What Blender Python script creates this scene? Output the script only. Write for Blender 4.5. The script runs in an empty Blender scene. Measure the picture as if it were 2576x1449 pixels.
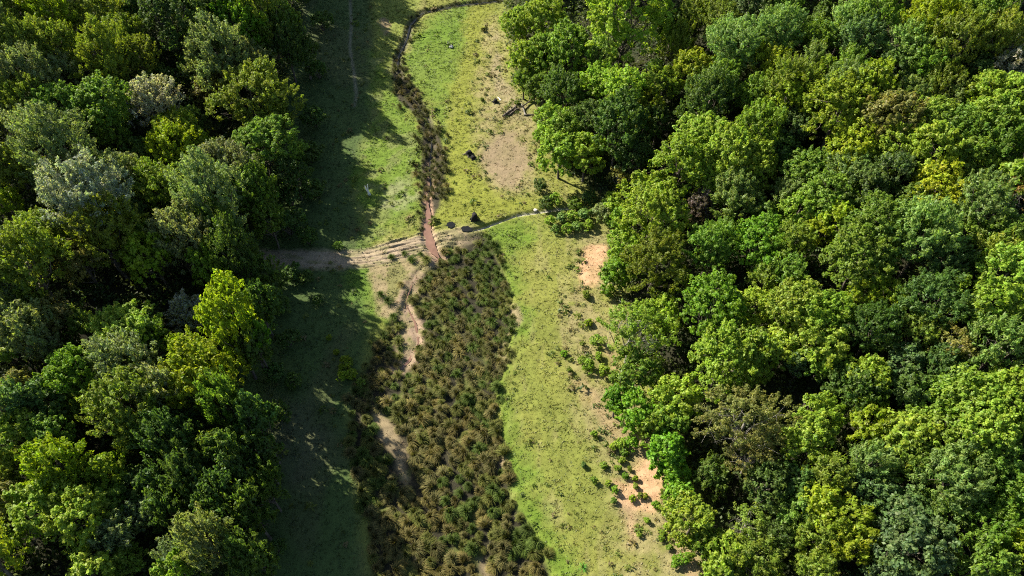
import bpy, math, random
import numpy as np
from mathutils import Vector

random.seed(7)
RNG = np.random.default_rng(11)
sc = bpy.context.scene
col = sc.collection

# ------------------------------------------------------------------ camera
CAM_H = 70.0
PITCH = math.radians(52.0)
TANH = 0.70                      # tan of half the horizontal field of view
cam = bpy.data.cameras.new('camera')
cam.sensor_width = 36.0
cam.lens = 18.0 / TANH
cam.clip_start = 0.5
cam.clip_end = 3000.0
cam_o = bpy.data.objects.new('camera', cam)
cam_o.location = (0, 0, CAM_H)
cam_o.rotation_euler = (math.pi / 2 - PITCH, 0, 0)
col.objects.link(cam_o)
sc.camera = cam_o

# ------------------------------------------------------------------ light
SUN_EL = math.radians(34.0)
SUN_DIR = Vector((0.80, -0.60, 0)).normalized()      # the way the light travels over the ground
world = bpy.data.worlds.new('World')
sc.world = world
world.use_nodes = True
wn = world.node_tree.nodes
wl = world.node_tree.links
wn.clear()
sky = wn.new('ShaderNodeTexSky')
sky.sky_type = 'NISHITA'
sky.sun_disc = False
sky.sun_elevation = SUN_EL
sky.sun_rotation = math.atan2(-SUN_DIR.x, -SUN_DIR.y)
bg = wn.new('ShaderNodeBackground')
bg.inputs['Strength'].default_value = 0.065
wo = wn.new('ShaderNodeOutputWorld')
wl.new(sky.outputs['Color'], bg.inputs['Color'])
wl.new(bg.outputs['Background'], wo.inputs['Surface'])
sun = bpy.data.lights.new('sun', 'SUN')
sun.energy = 5.0
sun.angle = math.radians(0.5)
sun.color = (1.0, 0.94, 0.83)
sun_o = bpy.data.objects.new('sun', sun)
sun_o.rotation_euler = Vector((SUN_DIR.x * math.cos(SUN_EL), SUN_DIR.y * math.cos(SUN_EL), -math.sin(SUN_EL))).to_track_quat('-Z', 'Y').to_euler()
sun_o.location = (-60, 90, 120)
col.objects.link(sun_o)

sc.view_settings.view_transform = 'Standard'
sc.view_settings.look = 'None'
sc.view_settings.exposure = 1.6
sc.view_settings.gamma = 1.0
sc.render.engine = 'CYCLES'
sc.cycles.use_denoising = False
sc.cycles.max_bounces = 6
sc.cycles.diffuse_bounces = 3
sc.cycles.glossy_bounces = 2
sc.cycles.transmission_bounces = 4
sc.cycles.transparent_max_bounces = 4
sc.cycles.pixel_filter_type = 'BLACKMAN_HARRIS'
sc.cycles.filter_width = 1.1
sc.cycles.caustics_reflective = False
sc.cycles.caustics_refractive = False


# ------------------------------------------------------------------ noise and helpers
def _hash(ix, iy, seed):
    h = (ix.astype(np.int64) * 374761393 + iy.astype(np.int64) * 668265263 + seed * 974711) & 0x7fffffff
    h = ((h ^ (h >> 13)) * 1274126177) & 0x7fffffff
    return ((h ^ (h >> 16)) & 0xffff) / 65535.0


def noise(x, y, seed=0):
    x = np.asarray(x, float); y = np.asarray(y, float)
    ix = np.floor(x); iy = np.floor(y)
    fx = x - ix; fy = y - iy
    fx = fx * fx * (3 - 2 * fx); fy = fy * fy * (3 - 2 * fy)
    a = _hash(ix, iy, seed); b = _hash(ix + 1, iy, seed)
    c = _hash(ix, iy + 1, seed); d = _hash(ix + 1, iy + 1, seed)
    return (a * (1 - fx) + b * fx) * (1 - fy) + (c * (1 - fx) + d * fx) * fy


def fbm(x, y, seed=0, oct=4):
    s = 0; a = 0.5; t = 0
    for k in range(oct):
        s = s + a * noise(x * 2 ** k + 17.3 * k, y * 2 ** k - 9.1 * k, seed + k)
        t += a; a *= 0.5
    return s / t


def sstep(a, b, x):
    t = np.clip((x - a) / (b - a), 0, 1)
    return t * t * (3 - 2 * t)


F = 1288.0 / TANH                # focal length in pixels of a 2576 x 1449 view
SP, CP = math.sin(PITCH), math.cos(PITCH)


def ray(px, py):
    nx = (px - 1288.0) / F; ny = (724.5 - py) / F
    return np.array([nx, CP + ny * SP, -SP + ny * CP])


def flat(px, py):
    d = ray(px, py); t = CAM_H / -d[2]
    return d[0] * t, d[1] * t


def fp(pts):
    return np.array([flat(*p) for p in pts])


# feet of the two slopes, from the edges of the open valley floor
LF = fp([(672, 1449), (655, 1150), (668, 900), (690, 640), (735, 400), (765, 200), (800, 0)])
RF = fp([(1790, 1449), (1710, 1300), (1650, 1150), (1590, 1030), (1545, 900), (1515, 760), (1540, 600), (1440, 480), (1350, 400), (1330, 290), (1262, 200), (1245, 0)])


def ext(P):
    o = np.argsort(P[:, 1]); P = P[o]
    a = P[0] + (P[0] - P[1]) * 0; a = np.array([[P[0, 0], -60.0]])
    b = np.array([[P[-1, 0] - 10, 300.0]])
    return np.vstack([a, P, b])


LF = ext(LF); RF = ext(RF)
STREAM = fp([(1265, 0), (1150, 12), (1062, 30), (1032, 60), (1022, 100), (1001, 140), (1000, 180), (1020, 220), (1050, 260), (1076, 300), (1086, 350), (1080, 420), (1083, 468), (1074, 500), (1078, 540), (1074, 580), (1082, 610), (1090, 630), (1104, 645)])
STREAM_W = [0.5, 0.5, 0.5, 0.5, 0.45, 0.4, 0.4, 0.4, 0.45, 0.5, 0.5, 0.5, 0.5, 0.5, 0.5, 0.6, 0.7, 0.65, 0.5]
STREAM2 = fp([(1104, 645), (1060, 680), (1035, 712), (1020, 760), (1046, 815), (1052, 858), (1028, 900), (1005, 925)])
STREAM2_W = [0.45, 0.25, 0.35, 0.3, 0.35, 0.25, 0.4, 0.35]
DITCH = fp([(1180, 580), (1208, 574), (1250, 558), (1300, 540), (1350, 533), (1400, 527), (1440, 522)])
BOG = fp([(1148, 600), (1222, 588), (1252, 640), (1276, 720), (1290, 800), (1272, 900), (1248, 960), (1246, 1050), (1266, 1150), (1284, 1260), (1334, 1330), (1368, 1400), (1385, 1470),
          (940, 1470), (930, 1300), (898, 1200), (886, 1100), (884, 1010), (905, 950), (962, 850), (1000, 790), (1040, 720), (1100, 660)])
TRACK = fp([(640, 652), (700, 652), (800, 652), (920, 648), (1000, 628), (1080, 606), (1180, 588)])


def seg_dist(x, y, P):
    """distance to a polyline and the parameter (in segments) of the nearest point"""
    best = np.full(np.shape(x), 1e9); par = np.zeros(np.shape(x)); sgn = np.zeros(np.shape(x))
    for i in range(len(P) - 1):
        ax, ay = P[i]; bx, by = P[i + 1]
        dx, dy = bx - ax, by - ay; L2 = dx * dx + dy * dy + 1e-9
        t = np.clip(((x - ax) * dx + (y - ay) * dy) / L2, 0, 1)
        d = np.hypot(x - ax - t * dx, y - ay - t * dy)
        m = d < best
        best = np.where(m, d, best); par = np.where(m, i + t, par)
        sgn = np.where(m, np.sign(dx * (y - ay) - dy * (x - ax)), sgn)
    return best, par, sgn


def poly_sd(x, y, P):
    """signed distance to a polygon, positive inside"""
    Q = np.vstack([P, P[:1]])
    d, _, _ = seg_dist(x, y, Q)
    ins = np.zeros(np.shape(x), bool)
    for i in range(len(P)):
        ax, ay = Q[i]; bx, by = Q[i + 1]
        c = ((ay > y) != (by > y)) & (x < (bx - ax) * (y - ay) / (by - ay + 1e-12) + ax)
        ins ^= c
    return np.where(ins, d, -d)


def slope_dist(x, y):
    xl = np.interp(y, LF[:, 1], LF[:, 0]); xr = np.interp(y, RF[:, 1], RF[:, 0])
    return xl - x, x - xr


def rise(d, s, k):
    d = np.maximum(d, 0)
    d = 95 * (1 - np.exp(-d / 95.0))
    return k * (np.sqrt(d * d + s * s) - s)


def height(x, y):
    """the valley without its small bumps"""
    x = np.asarray(x, float); y = np.asarray(y, float)
    dl, dr = slope_dist(x, y)
    z = rise(dl, 4.0, 0.46) + rise(dr, 3.0, 0.44)
    off = sstep(2, 14, np.maximum(dl, dr))
    z = z + off * (fbm(x / 22.0, y / 22.0, 3, 3) - 0.5) * 5.0
    z = z + 0.35 * (fbm(x / 7.0, y / 7.0, 5, 2) - 0.5)
    b = poly_sd(x, y, BOG)
    z = z - 0.45 * sstep(-0.7, 0.5, b)
    for P, W in ((STREAM, STREAM_W), (STREAM2, STREAM2_W)):
        d, p, _ = seg_dist(x, y, P)
        w = np.interp(p, range(len(W)), W)
        z = z - (0.42 if P is STREAM else 0.15) * (1 - sstep(w * 0.55, w * 1.5 + 0.25, d))
    d, _, _ = seg_dist(x, y, DITCH)
    z = z - 0.35 * (1 - sstep(0.12, 0.42, d))
    return z


def hz(x, y):
    return float(height(np.array([x]), np.array([y]))[0])


def on_ground(px, py, lift=0.0):
    """where the line of sight through a pixel meets the ground (or a level lift above it)"""
    d = ray(px, py)
    t = np.linspace(25, 330, 900)
    X = d[0] * t; Y = d[1] * t; Z = CAM_H + d[2] * t
    g = Z - height(X, Y) - lift
    k = np.argmax(g < 0)
    if g[k] >= 0:
        k = len(t) - 1
    a, b = g[k - 1], g[k]
    tt = t[k - 1] + (t[k] - t[k - 1]) * a / (a - b + 1e-9)
    x, y = d[0] * tt, d[1] * tt
    return x, y, hz(x, y), tt         # tt is the depth along the camera axis


# ------------------------------------------------------------------ materials
def new_mat(name):
    m = bpy.data.materials.new(name); m.use_nodes = True
    m.node_tree.nodes.clear()
    return m, m.node_tree.nodes, m.node_tree.links


def mat_ground():
    m, n, l = new_mat('ground_cover')
    out = n.new('ShaderNodeOutputMaterial'); p = n.new('ShaderNodeBsdfPrincipled')
    p.inputs['Roughness'].default_value = 0.95
    p.inputs['Specular IOR Level'].default_value = 0.15
    at = n.new('ShaderNodeAttribute'); at.attribute_name = 'tint'
    tc = n.new('ShaderNodeTexCoord')
    n1 = n.new('ShaderNodeTexNoise'); n1.inputs['Scale'].default_value = 3.2; n1.inputs['Detail'].default_value = 6; n1.inputs['Roughness'].default_value = 0.7
    n2 = n.new('ShaderNodeTexNoise'); n2.inputs['Scale'].default_value = 14.0; n2.inputs['Detail'].default_value = 3
    l.new(tc.outputs['Object'], n1.inputs['Vector']); l.new(tc.outputs['Object'], n2.inputs['Vector'])
    r = n.new('ShaderNodeMapRange'); r.inputs[1].default_value = 0.3; r.inputs[2].default_value = 0.7; r.inputs[3].default_value = 0.8; r.inputs[4].default_value = 1.2
    l.new(n1.outputs['Fac'], r.inputs[0])
    hs = n.new('ShaderNodeMix'); hs.data_type = 'RGBA'; hs.blend_type = 'MULTIPLY'; hs.inputs[0].default_value = 1.0
    l.new(at.outputs['Color'], hs.inputs[6]); l.new(r.outputs[0], hs.inputs[7])
    l.new(hs.outputs[2], p.inputs['Base Color'])
    bp = n.new('ShaderNodeBump'); bp.inputs['Strength'].default_value = 0.6; bp.inputs['Distance'].default_value = 0.06
    l.new(n2.outputs['Fac'], bp.inputs['Height']); l.new(bp.outputs['Normal'], p.inputs['Normal'])
    l.new(p.outputs['BSDF'], out.inputs['Surface'])
    return m


def mat_leaf(name, trans=0.52, gloss=0.012, rough=0.5, attr=None):
    """leaf colour comes from the object's own colour, with a small change from leaf to leaf"""
    m, n, l = new_mat(name)
    out = n.new('ShaderNodeOutputMaterial')
    if attr:
        base = n.new('ShaderNodeAttribute'); base.attribute_name = attr; bc = base.outputs['Color']
    else:
        base = n.new('ShaderNodeObjectInfo'); bc = base.outputs['Color']
    v = n.new('ShaderNodeAttribute'); v.attribute_name = 'vary'
    mul = n.new('ShaderNodeMix'); mul.data_type = 'RGBA'; mul.blend_type = 'MULTIPLY'; mul.inputs[0].default_value = 1.0
    l.new(bc, mul.inputs[6]); l.new(v.outputs['Color'], mul.inputs[7])
    c = mul.outputs[2]
    d = n.new('ShaderNodeBsdfDiffuse'); t = n.new('ShaderNodeBsdfTranslucent'); g = n.new('ShaderNodeBsdfGlossy')
    g.inputs['Roughness'].default_value = rough
    tint = n.new('ShaderNodeMix'); tint.data_type = 'RGBA'; tint.blend_type = 'MULTIPLY'; tint.inputs[0].default_value = 1.0
    tint.inputs[7].default_value = (1.15, 1.2, 0.5, 1)
    l.new(c, tint.inputs[6]); l.new(c, d.inputs['Color']); l.new(tint.outputs[2], t.inputs['Color'])
    m1 = n.new('ShaderNodeMixShader'); m1.inputs[0].default_value = trans
    m2 = n.new('ShaderNodeMixShader'); m2.inputs[0].default_value = gloss
    l.new(d.outputs[0], m1.inputs[1]); l.new(t.outputs[0], m1.inputs[2])
    l.new(m1.outputs[0], m2.inputs[1]); l.new(g.outputs[0], m2.inputs[2])
    l.new(m2.outputs[0], out.inputs['Surface'])
    return m


def mat_plain(name, color, rough=0.9, scale=6.0, amount=0.5, spec=0.2, stretch=(1, 1, 1), bump=0.4):
    m, n, l = new_mat(name)
    out = n.new('ShaderNodeOutputMaterial'); p = n.new('ShaderNodeBsdfPrincipled')
    p.inputs['Roughness'].default_value = rough; p.inputs['Specular IOR Level'].default_value = spec
    tc = n.new('ShaderNodeTexCoord'); mp = n.new('ShaderNodeMapping'); mp.inputs['Scale'].default_value = stretch
    nz = n.new('ShaderNodeTexNoise'); nz.inputs['Scale'].default_value = scale; nz.inputs['Detail'].default_value = 5
    l.new(tc.outputs['Object'], mp.inputs['Vector']); l.new(mp.outputs[0], nz.inputs['Vector'])
    cr = n.new('ShaderNodeValToRGB')
    cr.color_ramp.elements[0].position = 0.3; cr.color_ramp.elements[1].position = 0.7
    cr.color_ramp.elements[0].color = tuple(c * (1 - amount) for c in color) + (1,)
    cr.color_ramp.elements[1].color = tuple(min(1, c * (1 + amount)) for c in color) + (1,)
    l.new(nz.outputs['Fac'], cr.inputs[0]); l.new(cr.outputs[0], p.inputs['Base Color'])
    bp = n.new('ShaderNodeBump'); bp.inputs['Strength'].default_value = bump; bp.inputs['Distance'].default_value = 0.03
    l.new(nz.outputs['Fac'], bp.inputs['Height']); l.new(bp.outputs[0], p.inputs['Normal'])
    l.new(p.outputs[0], out.inputs['Surface'])
    return m


M_GROUND = mat_ground()
M_LEAF = mat_leaf('broad_leaf')
M_BLADE = mat_leaf('sedge_blade', trans=0.3, gloss=0.008, rough=0.6)
M_GRASS = mat_leaf('meadow_grass', trans=0.45, gloss=0.015, rough=0.5, attr='tint')
M_BARK = mat_plain('grey_brown_bark', (0.11, 0.09, 0.07), stretch=(1, 1, 0.2))
M_PALE_BARK = mat_plain('bleached_wood', (0.17, 0.155, 0.13), stretch=(1, 1, 0.2), amount=0.3)
M_WHITE_WOOD = mat_plain('white_weathered_wood', (0.78, 0.74, 0.6), amount=0.12)
M_CHAR = mat_plain('charred_wood', (0.015, 0.013, 0.012), amount=0.6)
M_STONE = mat_plain('pale_stone', (0.5, 0.47, 0.43), amount=0.25)
M_WATER = mat_plain('muddy_red_water', (0.17, 0.095, 0.062), rough=0.12, spec=0.5, amount=0.15, scale=1.5, bump=0.05)
M_DARKWATER = mat_plain('dark_peaty_water', (0.010, 0.010, 0.009), rough=0.3, spec=0.2, amount=0.2, bump=0.03)


# ------------------------------------------------------------------ mesh helpers
def mesh_np(name, V, faces4=None, faces3=None, mat=None, smooth=False):
    """one mesh from numpy arrays of quads and triangles"""
    me = bpy.data.meshes.new(name)
    V = np.asarray(V, np.float32)
    me.vertices.add(len(V)); me.vertices.foreach_set('co', V.ravel())
    loops = []; starts = []; tot = 0
    if faces4 is not None and len(faces4):
        f = np.asarray(faces4, np.int32); loops.append(f.ravel()); starts.append(np.arange(len(f)) * 4); tot = len(f) * 4
    if faces3 is not None and len(faces3):
        f = np.asarray(faces3, np.int32); loops.append(f.ravel()); starts.append(tot + np.arange(len(f)) * 3)
    lo = np.concatenate(loops); st = np.concatenate(starts).astype(np.int32)
    me.loops.add(len(lo)); me.loops.foreach_set('vertex_index', lo.astype(np.int32))
    me.polygons.add(len(st)); me.polygons.foreach_set('loop_start', st)
    me.update(calc_edges=True)
    if smooth:
        me.polygons.foreach_set('use_smooth', np.ones(len(st), bool))
    if mat:
        me.materials.append(mat)
    return me


def vcol(me, name, C):
    a = me.attributes.new(name, 'FLOAT_COLOR', 'POINT')
    C = np.asarray(C, np.float32)
    if C.shape[1] == 3:
        C = np.hstack([C, np.ones((len(C), 1), np.float32)])
    a.data.foreach_set('color', C.ravel())


def link(name, me, parent=None, loc=None):
    o = bpy.data.objects.new(name, me); col.objects.link(o)
    if parent: o.parent = parent
    if loc is not None: o.location = loc
    return o


def tag(o, label, cat, group=None, kind=None):
    o['label'] = label; o['category'] = cat
    if group: o['group'] = group
    if kind: o['kind'] = kind
    return o


def tube(P, R, sides=7, cap=True):
    """a tapered tube along points P with radii R -> verts, quads, tris"""
    P = np.asarray(P, float); V = []; Q = []; T = []
    for i, p in enumerate(P):
        d = P[min(i + 1, len(P) - 1)] - P[max(i - 1, 0)]
        d = d / (np.linalg.norm(d) + 1e-9)
        a = np.cross(d, [0.31, 0.87, 0.39]); a /= np.linalg.norm(a) + 1e-9; b = np.cross(d, a)
        for k in range(sides):
            w = 2 * math.pi * k / sides
            V.append(p + R[i] * (math.cos(w) * a + math.sin(w) * b))
    n = len(P)
    for i in range(n - 1):
        for k in range(sides):
            k2 = (k + 1) % sides
            Q.append((i * sides + k, i * sides + k2, (i + 1) * sides + k2, (i + 1) * sides + k))
    if cap:
        for base, pp in ((0, P[0]), ((n - 1) * sides, P[-1])):
            c = len(V); V.append(pp)
            for k in range(sides):
                T.append((base + k, base + (k + 1) % sides, c))
    return V, Q, T


class Bag:
    def __init__(self): self.V = []; self.Q = []; self.T = []
    def add(self, v, q, t):
        o = len(self.V); self.V += list(v)
        self.Q += [tuple(i + o for i in f) for f in q]; self.T += [tuple(i + o for i in f) for f in t]
    def mesh(self, name, mat, smooth=True):
        return mesh_np(name, np.array(self.V), self.Q, self.T, mat, smooth)


def unit(a):
    return a / (np.linalg.norm(a, axis=-1, keepdims=True) + 1e-9)


# ------------------------------------------------------------------ the ground
def axis(parts):
    out = []
    for a, b, s in parts:
        out.append(np.arange(a, b, s))
    return np.concatenate(out + [[parts[-1][1]]])


TY0, TY1 = TRACK[:, 1].min() - 2, TRACK[:, 1].max() + 3
gx = axis([(-420, -140, 20), (-140, -60, 4), (-60, -36, 1.0), (-36, 24, 0.2), (24, 60, 1.0), (60, 140, 4), (140, 420, 20)])
gy = axis([(-160, -20, 10), (-20, 14, 2), (14, TY0, 0.22), (TY0, TY1, 0.12), (TY1, 124, 0.25), (124, 160, 2), (160, 560, 16)])
GX, GY = np.meshgrid(gx, gy)
NX, NY = len(gx), len(gy)
X = GX.ravel(); Y = GY.ravel()

# the kinds of ground: polygons on the valley floor
Z_LUSH1 = fp([(935, 130), (990, 130), (1000, 230), (1050, 290), (1075, 360), (1068, 450), (1060, 520), (930, 610), (900, 500), (900, 380), (940, 300)])
Z_LUSH2 = fp([(1045, 90), (1110, 20), (1220, -20), (1200, 100), (1135, 250), (1125, 330), (1120, 380), (1090, 300), (1040, 210), (1010, 150)])
Z_LUSH3 = fp([(1215, 570), (1320, 545), (1340, 600), (1290, 660), (1325, 760), (1320, 830), (1280, 880), (1285, 790), (1265, 680)])
Z_LUSH4 = fp([(1240, 960), (1270, 930), (1290, 1050), (1330, 1200), (1400, 1330), (1440, 1449), (1385, 1449), (1330, 1330), (1270, 1200), (1246, 1080)])
Z_LUSH5 = fp([(860, 660), (930, 650), (950, 700), (965, 800), (930, 800), (860, 720)])
Z_YEL = fp([(1190, -20), (1245, -20), (1240, 120), (1200, 250), (1190, 330), (1230, 470), (1360, 510), (1330, 530), (1200, 560), (1100, 560), (1118, 420), (1125, 330), (1140, 230)])
Z_YEL2 = fp([(935, -20), (1060, -20), (1040, 40), (1010, 110), (985, 200), (950, 140)])
Z_DRY1 = fp([(1245, 40), (1270, 200), (1345, 280), (1355, 480), (1290, 490), (1215, 440), (1195, 330), (1195, 200), (1215, 90)])
Z_BARE1 = fp([(1270, 322), (1300, 330), (1340, 400), (1330, 450), (1290, 470), (1215, 440), (1205, 400), (1235, 350)])
Z_TRAIL1 = fp([(1250, 80), (1262, 200), (1330, 260), (1340, 295), (1305, 300), (1255, 240), (1238, 180)])
Z_DRY2 = fp([(1440, 560), (1540, 580), (1530, 800), (1560, 930), (1620, 1050), (1700, 1180), (1720, 1300), (1800, 1470), (1560, 1470), (1540, 1330), (1530, 1200), (1470, 1060), (1440, 940), (1410, 830), (1440, 720)])
Z_SAND1 = fp([(1455, 625), (1480, 614), (1528, 616), (1530, 640), (1508, 700), (1490, 722), (1462, 728), (1460, 690)])
Z_SAND2 = fp([(1598, 1165), (1640, 1140), (1655, 1195), (1672, 1215), (1660, 1250), (1640, 1285), (1590, 1285), (1560, 1260), (1540, 1205), (1575, 1215)])
Z_SAND3 = fp([(1524, 885), (1545, 890), (1572, 965), (1562, 975), (1540, 945)])
Z_SAND4 = fp([(1555, 1250), (1600, 1280), (1605, 1330), (1592, 1380), (1575, 1370), (1572, 1310)])
Z_SAND5 = fp([(1690, 1320), (1715, 1350), (1790, 1470), (1740, 1470), (1715, 1420)])
Z_SAND6 = fp([(1440, 960), (1470, 960), (1540, 1045), (1600, 1090), (1640, 1140), (1600, 1160), (1530, 1090), (1480, 1020)])
Z_MUD = fp([(905, 660), (930, 640), (1050, 598), (1150, 578), (1180, 590), (1150, 640), (1090, 668), (1060, 720), (1040, 790), (1060, 850), (1040, 920), (985, 945), (1000, 880), (1000, 800), (950, 790), (935, 720), (930, 672)])
Z_MUD2 = fp([(935, 1030), (965, 1040), (1000, 1090), (1015, 1140), (1035, 1215), (1015, 1225), (985, 1150), (955, 1090)])
Z_MUD3 = fp([(1195, 1395), (1215, 1400), (1250, 1449), (1215, 1449)])
Z_MUD4 = fp([(1245, 1090), (1270, 1130), (1275, 1190), (1262, 1180), (1242, 1120)])
Z_MUD5 = fp([(1275, 750), (1300, 760), (1310, 810), (1285, 840), (1270, 900), (1262, 880), (1272, 820)])
Z_TAN1 = fp([(955, 40), (985, 55), (990, 80), (965, 90)])
Z_TAN2 = fp([(985, 470), (1040, 440), (1050, 500), (1000, 530), (960, 520)])
Z_SHADEDIRT = fp([(680, 1010), (760, 1020), (830, 1090), (800, 1200), (740, 1230), (690, 1180)])
Z_SEDGE = fp([(985, 140), (1008, 150), (1020, 190), (1055, 230), (1075, 280), (1098, 330), (1115, 370), (1121, 400), (1117, 470), (1108, 520), (1085, 548), (1068, 520), (1066, 470), (1056, 440), (1064, 380), (1060, 320), (1046, 290), (1012, 260), (993, 230), (986, 180)])
PATH = fp([(880, -15), (884, 60), (880, 120), (890, 180), (897, 235), (892, 268)])

LUSH = np.array((0.118, 0.21, 0.018)); YEL = np.array((0.222, 0.24, 0.036)); MEAD = np.array((0.222, 0.232, 0.048))
DRY = np.array((0.33, 0.25, 0.145)); SAND = np.array((0.54, 0.335, 0.185)); BARE = np.array((0.28, 0.21, 0.125))
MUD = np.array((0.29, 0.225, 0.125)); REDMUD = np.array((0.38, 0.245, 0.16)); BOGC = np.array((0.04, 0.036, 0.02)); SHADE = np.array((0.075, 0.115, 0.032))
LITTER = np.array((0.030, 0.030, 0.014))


def zones(x, y):
    """albedo of the ground, how much grass grows there, how bumpy it is"""
    wob = (fbm(x / 2.2, y / 2.2, 21, 4) - 0.5) * 3.2 + (noise(x * 2.3, y * 2.3, 27) - 0.5) * 0.7
    big = fbm(x / 6.0, y / 6.0, 31, 3); fine = fbm(x / 0.9, y / 0.9, 41, 3)
    dl, dr = slope_dist(x, y)
    C = np.zeros(x.shape + (3,)); C[:] = MEAD
    grass = np.ones(x.shape); bump = np.ones(x.shape)
    def put(mask, c, g=None, b=None):
        nonlocal C, grass, bump
        C = C * (1 - mask[..., None]) + np.asarray(c) * mask[..., None]
        if g is not None: grass = grass * (1 - mask) + g * mask
        if b is not None: bump = bump * (1 - mask) + b * mask
    def pm(P, soft=0.8, w=1.0):
        return sstep(-soft, soft, poly_sd(x, y, P) + wob * w)
    # meadow: streaks of greener and drier grass
    put(sstep(0.45, 0.7, big) * 0.6, (0.178, 0.208, 0.038))
    put(sstep(0.55, 0.75, fbm(x / 1.2, y / 4.5, 51, 3)) * 0.5, (0.27, 0.245, 0.095))
    # the left side of the floor, with the wood's shadow painted in as darker green
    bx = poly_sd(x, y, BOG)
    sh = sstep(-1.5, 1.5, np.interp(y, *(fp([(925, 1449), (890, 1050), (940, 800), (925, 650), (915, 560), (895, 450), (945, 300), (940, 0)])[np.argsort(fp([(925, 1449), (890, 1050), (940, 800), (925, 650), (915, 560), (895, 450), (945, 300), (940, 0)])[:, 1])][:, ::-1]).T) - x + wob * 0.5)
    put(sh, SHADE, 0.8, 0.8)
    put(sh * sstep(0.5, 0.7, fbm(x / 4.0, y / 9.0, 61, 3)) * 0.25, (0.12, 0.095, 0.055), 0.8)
    for P in (Z_LUSH1, Z_LUSH2, Z_LUSH3, Z_LUSH4, Z_LUSH5): put(pm(P, 1.6, 1.3) * (0.55 + 0.35 * big), LUSH, 1.2, 1.3)
    put(pm(Z_YEL, 1.2), YEL, 1.0, 1.0); put(pm(Z_YEL2, 1.0), (0.20, 0.235, 0.045), 1.2, 1.4)
    put(pm(Z_LUSH1, 0.6) * sstep(0.55, 0.7, fbm(x / 2.4, y / 2.4, 71, 3)) * 0.4, (0.24, 0.23, 0.10))
    put(pm(Z_DRY1, 1.6) * 0.55 * sstep(0.25, 0.65, fine * 0.6 + big * 0.5), DRY, 0.7, 0.8)
    put(pm(Z_DRY2, 2.2) * 0.55 * sstep(0.3, 0.68, fine * 0.6 + big * 0.5), DRY, 0.8, 1.0)
    put(pm(Z_TAN1, 0.7) * 0.8, (0.34, 0.24, 0.14), 0.3); put(pm(Z_TAN2, 1.0) * 0.4 * sstep(0.3, 0.6, fine), (0.36, 0.31, 0.21), 0.4)
    put(pm(Z_TRAIL1, 0.7, 0.7) * 0.5, (0.34, 0.27, 0.17), 0.4, 0.5)
    put(pm(Z_BARE1, 1.3, 0.8) * (0.75 + 0.25 * fine), BARE, 0.12, 0.5)
    # bog floor between the tussocks, and bare mud
    put(sstep(-0.5, 0.4, bx + wob * 0.25), BOGC, 0.25, 0.8)
    put(sstep(-0.5, 0.4, bx + wob * 0.25) * sstep(0.6, 0.72, fbm(x / 1.8, y / 1.8, 81, 2)) * 0.7, (0.15, 0.17, 0.04), 0.6)
    for P in (Z_MUD, Z_MUD2, Z_MUD3, Z_MUD4, Z_MUD5): put(pm(P, 0.45, 0.45) * (0.8 + 0.2 * fine), MUD, 0.2, 0.9)
    put(pm(Z_MUD, 0.4, 0.3) * sstep(0.48, 0.6, fbm(x / 1.6, y / 1.2, 91, 3)) * 0.7, (0.17, 0.18, 0.05), 1.2)
    put(pm(Z_SHADEDIRT, 1.8) * 0.35, (0.13, 0.115, 0.08), 0.6)
    put(sstep(-0.3, 0.4, poly_sd(x, y, Z_SEDGE) + wob * 0.3), (0.06, 0.052, 0.03), 0.3, 0.8)
    # stream banks
    for P, W, k in ((STREAM, STREAM_W, 0), (STREAM2, STREAM2_W, 1)):
        d, p, _ = seg_dist(x, y, P)
        w = np.interp(p, range(len(W)), W)
        red = sstep(9.5, 13, p) if k == 0 else np.ones_like(p)
        m = 1 - sstep(w * 0.8, w * 1.5 + 0.2 + 0.5 * k, d + wob * (0.22 + 0.3 * k))
        put(m * (1 - red) * 0.8, (0.11, 0.10, 0.06), 0.6); put(m * red * (1 - k * 0.75 * sstep(0.4, 0.6, fine)), REDMUD if k == 0 else np.array((0.38, 0.27, 0.18)), 0.15, 1.0)
    # wheel track
    d, p, _ = seg_dist(x, y, TRACK)
    m = (1 - sstep(1.0, 2.0, d + wob * 0.3)) * (1 - sstep(4.6, 5.6, p) * 0.6)
    put(m * 0.9, np.array((0.37, 0.285, 0.19)), 0.08, 0.35)
    put(m * sstep(0.5, 0.64, fbm(x / 1.5, y / 0.6, 95, 3)) * 0.6, (0.19, 0.19, 0.07), 0.5)
    # footpath on the left, pale ditch bank on the right
    d, _, _ = seg_dist(x, y, PATH); put((1 - sstep(0.08, 0.4, d + wob * 0.08)) * 0.6, (0.24, 0.22, 0.16), 0, 0.3)
    d, _, sg = seg_dist(x, y, DITCH); put((1 - sstep(0.12, 0.28, d)) * 1.0, (0.40, 0.38, 0.29), 0, 0.2)
    for P, k in ((Z_SAND1, 1), (Z_SAND2, 1), (Z_SAND3, 0.8), (Z_SAND4, 0.7), (Z_SAND5, 0.7), (Z_SAND6, 0.45)):
        put(pm(P, 0.6, 0.45) * k * (0.8 + 0.2 * sstep(0.3, 0.6, fine)), SAND if k == 1 else BARE * 0.6 + SAND * 0.45, 0.12, 0.35)
    # floor of the woods
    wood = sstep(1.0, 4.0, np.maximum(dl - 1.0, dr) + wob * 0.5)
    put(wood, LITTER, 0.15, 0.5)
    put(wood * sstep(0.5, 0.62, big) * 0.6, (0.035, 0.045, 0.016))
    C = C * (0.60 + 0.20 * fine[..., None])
    return C, np.clip(grass, 0, 1.5), bump


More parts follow.
